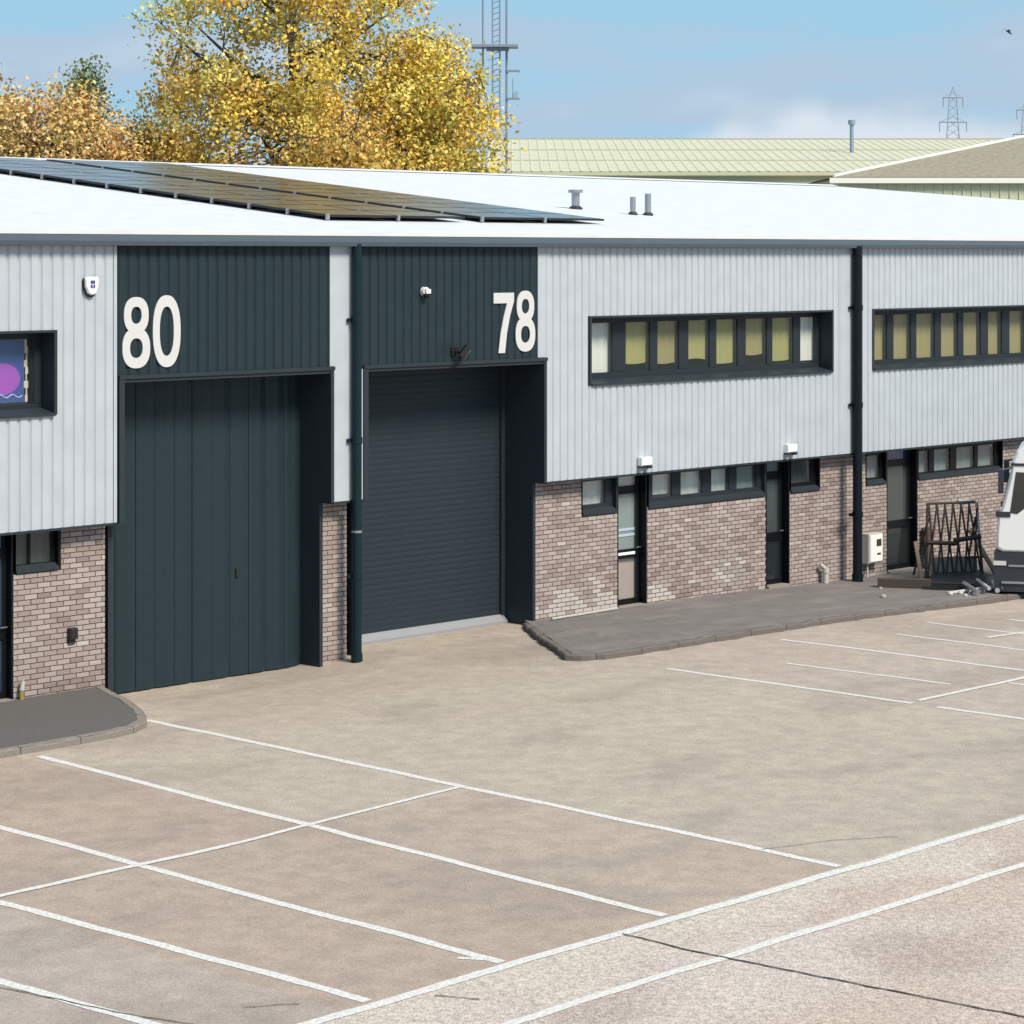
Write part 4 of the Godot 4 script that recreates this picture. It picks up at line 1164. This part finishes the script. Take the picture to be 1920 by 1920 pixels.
func truck() -> void:
	# white lorry, nose to the left, standing before the far unit
	var left := Vector3(-0.505, 0, -0.863)
	var ang := atan2(-left.z, left.x)
	var t := thing("lorry", "white lorry with a high roof fairing parked before the far unit", "lorry", Vector3(18.95, gh(19.0, 2.8), 2.50), ang)
	t.scale = Vector3(1.0, 1.02, 1.0)
	var W := 1.05
	var prof := [[-0.10, 0.86], [0.0, 0.92], [0.0, 1.15], [-0.02, 1.45], [-0.10, 1.68], [-0.24, 2.25], [-0.27, 2.42], [-0.30, 2.56], [-0.38, 2.72], [-0.55, 2.86], [-0.85, 2.95], [-1.35, 3.0], [-1.80, 3.0], [-1.84, 2.95], [-1.84, 0.9], [-1.80, 0.86]]
	var secs := [[-W, 0.06], [-W + 0.02, 0.025], [-W + 0.06, 0.0], [W - 0.06, 0.0], [W - 0.02, 0.025], [W, 0.06]]
	var pts := []
	for s in secs:
		var row := []
		for q in prof:
			var c := Vector2(-0.92, 1.9)
			var d := Vector2(q[0], q[1]) - c
			var e: Vector2 = d - d.normalized() * s[1]
			row.append(Vector3(c.x + e.x, c.y + e.y, s[0]))
		pts.append(row)
	var g := Geo.new()
	for i in pts.size() - 1:
		for k in prof.size():
			var k2 := (k + 1) % prof.size()
			g.quad(pts[i][k], pts[i][k2], pts[i + 1][k2], pts[i + 1][k])
	for e in [0, pts.size() - 1]:
		var poly := PackedVector2Array()
		for p in pts[e]: poly.append(Vector2(p.x, p.y))
		var tr := Geometry2D.triangulate_polygon(poly)
		for i in range(0, tr.size(), 3):
			g.tri(pts[e][tr[i]], pts[e][tr[i + 1]], pts[e][tr[i + 2]])
	part(t, "cab", g, "truck_white")
	for s in [-1.0, 1.0]:
		var w := Geo.new()
		var poly := PackedVector2Array([Vector2(-0.25, 1.58), Vector2(-0.38, 1.56), Vector2(-0.56, 1.70), Vector2(-1.25, 1.74), Vector2(-1.25, 2.30), Vector2(-0.36, 2.33)])
		w.prism(poly, minf(s * (W - 0.005), s * (W + 0.006)), maxf(s * (W - 0.005), s * (W + 0.006)))
		part(t, "side_window", w, "glass_dark")
		var sv := Geo.new(); sv.box(Vector3(-1.45, 2.44, minf(s * (W - 0.02), s * (W + 0.012))), Vector3(-0.27, 2.49, maxf(s * (W - 0.02), s * (W + 0.012)))); part(t, "fairing_joint", sv, "truck_dark")
		var cv := Geo.new(); cv.box(Vector3(-0.26, 1.50, minf(s * (W - 0.12), s * (W + 0.012))), Vector3(0.012, 1.60, maxf(s * (W - 0.12), s * (W + 0.012)))); part(t, "corner_vent", cv, "truck_dark")
		var ml := Geo.new(); ml.plate(Vector3(-0.04, 1.95, -0.09), Vector3(0.06, 2.38, 0.09), 0.03); ml.tube([Vector3(0.0, 2.36, 0.0), Vector3(-0.22, 2.42, -s * 0.18)], [0.018, 0.018], 8)
		var mo := part(t, "mirror", ml, "truck_dark"); mo.position = Vector3(-0.10, 0, s * (W + 0.12))
		var dl := Geo.new(); dl.box(Vector3(-1.30, 1.0, minf(s * W, s * (W + 0.004))), Vector3(-1.285, 1.75, maxf(s * W, s * (W + 0.004)))); part(t, "door_seam", dl, "truck_dark")
		var dh := Geo.new(); dh.box(Vector3(-1.22, 1.55, minf(s * W, s * (W + 0.03))), Vector3(-1.06, 1.60, maxf(s * W, s * (W + 0.03)))); part(t, "door_handle", dh, "truck_dark")
		var hl := Geo.new(); hl.box(Vector3(-0.18, 0.62, minf(s * (W - 0.3), s * (W + 0.008))), Vector3(0.045, 0.70, maxf(s * (W - 0.3), s * (W + 0.008)))); part(t, "headlight", hl, "lamp_glass")
		var st := Geo.new(); st.box(Vector3(-0.75, 0.29, minf(s * (W - 0.2), s * (W + 0.02))), Vector3(-0.10, 0.33, maxf(s * (W - 0.2), s * (W + 0.02)))); st.box(Vector3(-0.75, 0.60, minf(s * (W - 0.2), s * (W + 0.01))), Vector3(-0.22, 0.635, maxf(s * (W - 0.2), s * (W + 0.01)))); part(t, "step", st, "zinc")
		for x in [-1.15, -4.2]:
			var wh := Geo.new(); var za: float = s * (W - 0.27); var zb: float = s * (W - 0.03)
			wh.tube([Vector3(x, 0.42, za), Vector3(x, 0.42, lerpf(za, zb, 0.1)), Vector3(x, 0.42, lerpf(za, zb, 0.9)), Vector3(x, 0.42, zb)], [0.38, 0.42, 0.42, 0.38], 28)
			var wp := part(t, "wheel", wh, "tyre")
			var rm := Geo.new(); rm.tube([Vector3(x, 0.42, zb - s * 0.02), Vector3(x, 0.42, zb + s * 0.012)], [0.24, 0.20], 20); part(wp, "rim", rm, "zinc")
	var ws := Geo.new()
	ws.quad(Vector3(-0.096, 1.70, -W + 0.1), Vector3(-0.096, 1.70, W - 0.1), Vector3(-0.236, 2.30, W - 0.14), Vector3(-0.236, 2.30, -W + 0.14))
	part(t, "windscreen", ws, "glass_dark")
	var bp := Geo.new()
	bp.box(Vector3(-0.85, 0.14, -W + 0.01), Vector3(0.04, 0.86, W - 0.01)); bp.box(Vector3(-5.8, 0.62, -0.45), Vector3(-0.85, 0.86, 0.45)); bp.box(Vector3(-1.80, 0.78, -W + 0.02), Vector3(-0.85, 0.88, W - 0.02))
	part(t, "bumper_and_chassis", bp, "truck_dark")
	var bx := Geo.new(); bx.box(Vector3(-5.9, 0.95, -1.12), Vector3(-2.0, 3.2, 1.12)); part(t, "box_body", bx, "truck_white")

# ---------------------------------------------------------------- beyond the terrace
const CAM := Vector3(-22.209, 6.26, 29.279)
func spot(px: float, depth: float) -> Vector3:      # ground point seen at that share of the width, at that distance
	var x := (px - 960.0) / 4745.0
	return Vector3(CAM.x + (x * 0.69394 + 0.72004) * depth, -0.6, CAM.z + (x * 0.72004 - 0.69394) * depth)
func tree(called: String, label: String, at: Vector3, h: float, crown: Vector3, cy: float, clumps: int, leaves: int, size: float, cols: Array, seed_: int, spread := 0.62, gap := -0.12) -> void:
	var r := RandomNumberGenerator.new(); r.seed = seed_
	var t := thing(called, label, "tree", at, 0.0, "autumn trees behind the terrace")
	var b := Geo.new()
	var top := Vector3(r.randf_range(-0.5, 0.5), h * 0.93, r.randf_range(-0.5, 0.5))
	var spine := []; var rad := []
	for k in 9:
		var s := k / 8.0
		spine.append(Vector3(0, -0.2, 0).lerp(top, s) + Vector3(sin(s * 7.0 + seed_) * 0.22, 0, cos(s * 5.0) * 0.2) * s)
		rad.append(lerpf(h * 0.019, 0.05, pow(s, 0.8)))
	b.tube(spine, rad, 8)
	var tips := []
	for k in 26:
		var s := r.randf_range(0.28, 0.92)
		var p0: Vector3 = spine[int(s * 8.0)].lerp(spine[mini(int(s * 8.0) + 1, 8)], fmod(s * 8.0, 1.0))
		var an := k * 2.399 + r.randf() * 0.5
		var out := crown.x * r.randf_range(0.55, 0.95) * sqrt(maxf(0.15, 1.0 - pow((s * h * 0.93 - cy) / crown.y, 2.0)))
		var p2 := p0 + Vector3(cos(an) * out, out * r.randf_range(0.25, 0.75), sin(an) * out * crown.z / crown.x)
		var p1 := p0.lerp(p2, 0.5) + Vector3(0, -0.06 * out, 0)
		b.tube([p0, p1, p2], [h * 0.010 * (1.15 - s), h * 0.0065 * (1.15 - s), 0.018], 6, false)
		for q in 5: tips.append(p0.lerp(p2, 0.35 + 0.16 * q))
	var fn := FastNoiseLite.new(); fn.seed = seed_; fn.frequency = 0.22
	var cen := []
	var guard := 0
	while cen.size() < clumps and guard < clumps * 40:
		guard += 1
		var d := Vector3(r.randf_range(-1, 1), r.randf_range(-1, 1), r.randf_range(-1, 1))
		if d.length() > 1.0: continue
		var edge := 1.0 + 0.25 * fn.get_noise_3d(d.x * 9.0, d.y * 9.0, d.z * 9.0)
		if d.length() > edge: continue
		var p := Vector3(0, cy, 0) + d * crown
		if fn.get_noise_3dv(p * 1.6) < gap: continue
		cen.append(p)
	for p in cen:
		var near: Vector3 = tips[0]
		for q in tips:
			if q.distance_squared_to(p) < near.distance_squared_to(p): near = q
		if near.distance_to(p) < 3.5:
			b.tube([near, near.lerp(p, 0.5) + Vector3(0, 0.1, 0), p], [0.030, 0.020, 0.010], 4, false)
	part(t, "trunk", b, "bark")
	var v := PackedVector3Array(); var n := PackedVector3Array(); var c := PackedColorArray()
	for p in cen:
		var tone: Color = cols[r.randi() % cols.size()]
		var per := int(leaves * r.randf_range(0.6, 1.4))
		for k in per:
			var off := Vector3(r.randfn(), r.randfn() * 0.8, r.randfn()) * spread
			var o: Vector3 = p + off
			var nn := Vector3(r.randfn(), r.randfn() + 0.6, r.randfn()).normalized()
			var a := nn.cross(Vector3(r.randfn(), r.randfn(), r.randfn())).normalized()
			var bb := nn.cross(a)
			var s := size * r.randf_range(0.6, 1.25)
			var col := tone.lerp(cols[r.randi() % cols.size()], r.randf() * 0.7)
			var br := r.randf_range(0.75, 1.25)
			col = Color(col.r * br, col.g * br, col.b * br)
			var q0 := o - a * s * 0.5; var q1 := o + bb * s * 0.36 + nn * s * 0.1; var q2 := o + a * s * 0.55; var q3 := o - bb * s * 0.36 + nn * s * 0.1
			var n1 := (q1 - q0).cross(q2 - q0).normalized(); var n2 := (q2 - q0).cross(q3 - q0).normalized()
			for z in [q0, q2, q1]: v.append(z); n.append(n1); c.append(col)
			for z in [q0, q3, q2]: v.append(z); n.append(n2); c.append(col)
	var m := ArrayMesh.new(); var arr := []
	arr.resize(Mesh.ARRAY_MAX); arr[Mesh.ARRAY_VERTEX] = v; arr[Mesh.ARRAY_NORMAL] = n; arr[Mesh.ARRAY_COLOR] = c
	m.add_surface_from_arrays(Mesh.PRIMITIVE_TRIANGLES, arr)
	part_mesh(t, "crown", m, "leaf")
func trees() -> void:
	var gold := [Color(0.726, 0.482, 0.072), Color(0.748, 0.560, 0.096), Color(0.638, 0.493, 0.084), Color(0.660, 0.358, 0.060), Color(0.462, 0.448, 0.108), Color(0.704, 0.616, 0.168)]
	var amber := [Color(0.726, 0.470, 0.096), Color(0.660, 0.347, 0.084), Color(0.638, 0.493, 0.096), Color(0.462, 0.426, 0.096), Color(0.440, 0.246, 0.084)]
	var rust := [Color(0.704, 0.381, 0.120), Color(0.616, 0.314, 0.108), Color(0.660, 0.493, 0.156), Color(0.550, 0.426, 0.216), Color(0.462, 0.403, 0.144)]
	var green := [Color(0.242, 0.291, 0.120), Color(0.176, 0.235, 0.096), Color(0.308, 0.336, 0.144)]
	tree("autumn_tree", "tall golden leaved tree with open crown behind the unit marked 80", spot(545, 92), 23.0, Vector3(5.7, 9.2, 4.6), 14.6, 600, 100, 0.165, gold, 4, 0.42, 0.02)
	tree("autumn_tree", "dense golden tree standing against the telecom mast", spot(782, 95), 16.0, Vector3(2.7, 5.7, 3.6), 10.4, 330, 120, 0.17, gold, 9, 0.40, -0.16)
	tree("autumn_tree", "lower amber tree filling below the two golden crowns", spot(610, 88), 12.8, Vector3(4.9, 2.9, 3.0), 8.8, 210, 80, 0.165, amber, 14, 0.42, -0.02)
	tree("autumn_tree", "thin amber tree between the golden tree and the rusty ones", spot(285, 90), 12.4, Vector3(2.9, 2.8, 2.6), 9.1, 170, 84, 0.16, amber, 23, 0.45, -0.12)
	tree("autumn_tree", "rust coloured tree with pinkish twigs behind the solar panels", spot(100, 88), 12.9, Vector3(2.9, 3.0, 2.8), 9.5, 240, 80, 0.16, rust, 31, 0.45, -0.12)
	tree("autumn_tree", "red-brown tree half outside the picture beyond the roof", spot(-35, 90), 13.2, Vector3(1.9, 3.2, 2.4), 10.0, 130, 84, 0.16, rust, 37, 0.42, -0.15)
	tree("green_tree", "slim dark green tree rising out of the rusty trees", spot(158, 97), 14.8, Vector3(0.75, 1.9, 0.8), 12.6, 40, 66, 0.16, green, 41, 0.28, -0.6)

func far_things() -> void:
	var face := deg_to_rad(-46.0575)
	# long pale warehouse lying square to the view
	var p := spot(960, 128)
	var t := thing("background_warehouse", "long pale yellow-green warehouse with ribbed roof beyond the terrace", "warehouse", p, face)
	var ey := 11.1; var ry := 13.75; var x0 := -1.0; var x1 := 60.0
	var g := Geo.new()
	g.box(Vector3(x0, 0, -60), Vector3(x1, ey, 0)); part(t, "wall", g, "far_wall")
	var rf := Geo.new()
	rf.quad(Vector3(x0 - 0.3, ey, 0.1), Vector3(x1, ey, 0.1), Vector3(x1, ry, -22), Vector3(x0 - 0.3, ry, -22)); rf.quad(Vector3(x0 - 0.3, ry, -22), Vector3(x1, ry, -22), Vector3(x1, ey, -60), Vector3(x0 - 0.3, ey, -60))
	rf.tri(Vector3(x0 - 0.3, ey, -60), Vector3(x0 - 0.3, ey, 0.1), Vector3(x0 - 0.3, ry, -22))
	var roof := part(t, "roof", rf, "far_roof")
	for k in 3:
		var s: float = [0.30, 0.62, 0.985][k]
		var l := Geo.new()
		l.box(Vector3(x0 - 0.3, lerpf(ey, ry, s), 0.1 - 22.1 * s), Vector3(x1, lerpf(ey, ry, s) + [0.05, 0.05, 0.08][k], 0.0 - 22.1 * s))
		part(roof, "sheet_lap", l, "far_gutter")
	var rb := Geo.new()
	var x := x0
	while x < x1:
		var a := Vector3(x, ey + 0.01, 0.1); var bb := Vector3(x, ry + 0.01, -22)
		var u := Vector3(0, 0.018, 0); var w := Vector3(0.06, 0, 0)
		rb.quad(a - w, a + u, bb + u, bb - w); rb.quad(a + u, a + w, bb + w, bb + u)
		x += 0.5
	part(roof, "ribs", rb, "far_roof").set_meta("kind", "stuff")
	var gt := Geo.new(); gt.box(Vector3(x0 - 0.3, ey - 0.2, 0.11), Vector3(x1, ey - 0.02, 0.25)); part(t, "gutter", gt, "far_wall")
	# tall flue on its roof
	var fl := thing("roof_flue", "slim grey flue on the pale warehouse roof beyond the terrace", "flue", spot(1597, 140) + Vector3(0, 12.1, 0))
	g = Geo.new(); g.tube([Vector3(0, -0.6, 0), Vector3(0, 2.05, 0)], [0.11, 0.11], 10); part(fl, "tube", g, "steel_blue")
	g = Geo.new(); g.tube([Vector3(0, 2.0, 0), Vector3(0, 2.25, 0)], [0.2, 0.2], 10); g.tube([Vector3(0, -0.2, 0), Vector3(0, 0.15, 0)], [0.2, 0.2], 10); part(fl, "cap", g, "steel_blue")
	# nearer wing with a hipped, weathered roof
	p = spot(1572, 108)
	t = thing("background_warehouse", "pale green warehouse wing with weathered brown hipped roof and white hip cap", "warehouse", p, face)
	ey = 10.2
	g = Geo.new(); g.box(Vector3(0, 0, -26), Vector3(45, ey, 0)); part(t, "wall", g, "far_wall")
	var A := Vector3(-0.2, ey, 0.1); var B := Vector3(45, ey, 0.1); var C := Vector3(12.0, ey + 2.6, -12.5); var D := Vector3(45, ey + 2.6, -12.5); var E := Vector3(-0.2, ey, -26)
	rf = Geo.new(); rf.quad(A, B, D, C); rf.tri(E, A, C); rf.quad(E, C, D, Vector3(45, ey, -26)); part(t, "roof", rf, "far_brown")
	g = Geo.new(); g.tube([A + Vector3(0, 0.05, 0), C + Vector3(0, 0.05, 0)], [0.07, 0.07], 8); part(t, "hip_cap", g, "far_white")
	g = Geo.new(); g.box(Vector3(-0.4, ey - 0.26, 0.11), Vector3(45, ey - 0.03, 0.26)); part(t, "gutter", g, "far_white")
	g = Geo.new()
	x = 0.1
	while x < 30.0:
		g.box(Vector3(x, 0, 0.003), Vector3(x + 0.05, ey - 0.28, 0.04)); x += 0.4
	var rbs := part(t, "wall_ribs", g, "far_wall"); rbs.set_meta("kind", "stuff")
	# telecom mast
	p = spot(950, 112)
	t = thing("telecom_mast", "grey steel telecom mast with platform rising behind the golden tree", "mast", p, face)
	g = Geo.new(); g.tube([Vector3(0, 0, 0), Vector3(0, 22, 0)], [0.07, 0.05], 10); part(t, "pole", g, "steel_blue")
	g = Geo.new(); g.tube([Vector3(-1.05, 15.2, 0), Vector3(-1.05, 22, 0)], [0.04, 0.04], 8); part(t, "pole", g, "steel_blue")
	var lad := Geo.new()
	for q in [-0.62, -0.30]: lad.tube([Vector3(q, 13.0, 0.25), Vector3(q, 22, 0.25)], [0.035, 0.035], 8)
	for q in [-0.62, -0.30]: lad.tube([Vector3(q, 13.0, -0.15), Vector3(q, 22, -0.15)], [0.03, 0.03], 8)
	for k in 36: lad.tube([Vector3(-0.62, 13.0 + k * 0.25, 0.25), Vector3(-0.30, 13.12 + k * 0.25, 0.25)], [0.022, 0.022], 5)
	part(t, "lattice_column", lad, "steel_blue")
	var pf := Geo.new(); pf.box(Vector3(-1.55, 16.05, -0.6), Vector3(0.5, 16.16, 0.6)); pf.box(Vector3(-0.9, 15.92, -0.3), Vector3(0.1, 16.05, 0.3)); part(t, "platform", pf, "steel_blue")
	for y in [13.75, 14.98]:
		var a := Geo.new(); a.box(Vector3(0.0, y, -0.1), Vector3(0.58, y + 0.09, 0.1)); part(t, "arm", a, "steel_blue")
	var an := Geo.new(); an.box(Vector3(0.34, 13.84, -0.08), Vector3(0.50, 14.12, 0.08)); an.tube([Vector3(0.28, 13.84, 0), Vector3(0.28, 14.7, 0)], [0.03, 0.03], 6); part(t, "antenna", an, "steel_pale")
	# pylons far off
	for q in [[1787.0, "far pale electricity pylon above the warehouse roof", 0.0], [1925.0, "far pale electricity pylon cut by the picture's edge", -3.0]]:
		t = thing("electricity_pylon", q[1], "pylon", spot(q[0], 620), face, "electricity pylons on the skyline")
		var H: float = 48.2 + q[2]
		g = Geo.new()
		for s in [-1.0, 1.0]:
			g.tube([Vector3(s * 2.6, 20, 0), Vector3(s * 1.3, H - 9.0, 0), Vector3(s * 0.9, H - 3.0, 0), Vector3(0, H, 0)], [0.15, 0.14, 0.13, 0.10], 5)
		var y := 22.0
		while y < H - 3.0:
			var w0 := lerpf(2.5, 1.0, (y - 20.0) / (H - 23.0)); var w1 := lerpf(2.5, 1.0, (y - 18.0) / (H - 23.0))
			g.tube([Vector3(-w0, y, 0), Vector3(w1, y + 2.0, 0)], [0.08, 0.08], 4); g.tube([Vector3(w0, y, 0), Vector3(-w1, y + 2.0, 0)], [0.08, 0.08], 4); y += 2.0
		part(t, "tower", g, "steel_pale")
		for a in [[H - 2.6, 2.4], [H - 8.6, 3.3]]:
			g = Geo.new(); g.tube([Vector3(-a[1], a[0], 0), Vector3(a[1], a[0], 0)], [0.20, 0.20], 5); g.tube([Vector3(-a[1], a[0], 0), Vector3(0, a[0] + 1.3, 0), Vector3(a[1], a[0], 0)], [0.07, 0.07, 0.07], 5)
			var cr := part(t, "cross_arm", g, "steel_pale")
			for s in [-1.0, 1.0]:
				var ins := Geo.new(); ins.tube([Vector3(s * a[1], a[0], 0), Vector3(s * a[1], a[0] - 2.4, 0)], [0.11, 0.11], 5); part(cr, "insulator", ins, "steel_blue")
	# bird
	t = thing("bird", "small dark bird gliding high at the right", "bird", spot(1891, 60), face)
	t.position.y = 6.26 + 419.0 / 4745.0 * 60.0
	g = Geo.new()
	g.tube([Vector3(-0.07, 0.05, 0), Vector3(-0.03, 0.02, 0), Vector3(0.03, -0.02, 0), Vector3(0.08, -0.06, 0)], [0.006, 0.022, 0.024, 0.008], 8); part(t, "body", g, "bird")
	g = Geo.new()
	g.quad(Vector3(-0.03, 0.03, 0.01), Vector3(0.03, -0.01, 0.01), Vector3(0.02, 0.02, 0.16), Vector3(-0.03, 0.06, 0.13)); part(t, "wing", g, "bird")
	g = Geo.new()
	g.quad(Vector3(0.03, -0.01, -0.01), Vector3(-0.03, 0.03, -0.01), Vector3(-0.10, 0.10, -0.10), Vector3(-0.04, 0.06, -0.14)); part(t, "wing", g, "bird")

func _ready() -> void:
	rng.seed = 20
	wob.seed = 77; wob.frequency = 0.1; wob.fractal_octaves = 3
	setup()
	materials()
	build_ground()
	unit_80()
	unit_78()
	unit_76()
	numbers()
	trees()
	far_things()
	fittings()
	solar()
	yard_things()
	truck()
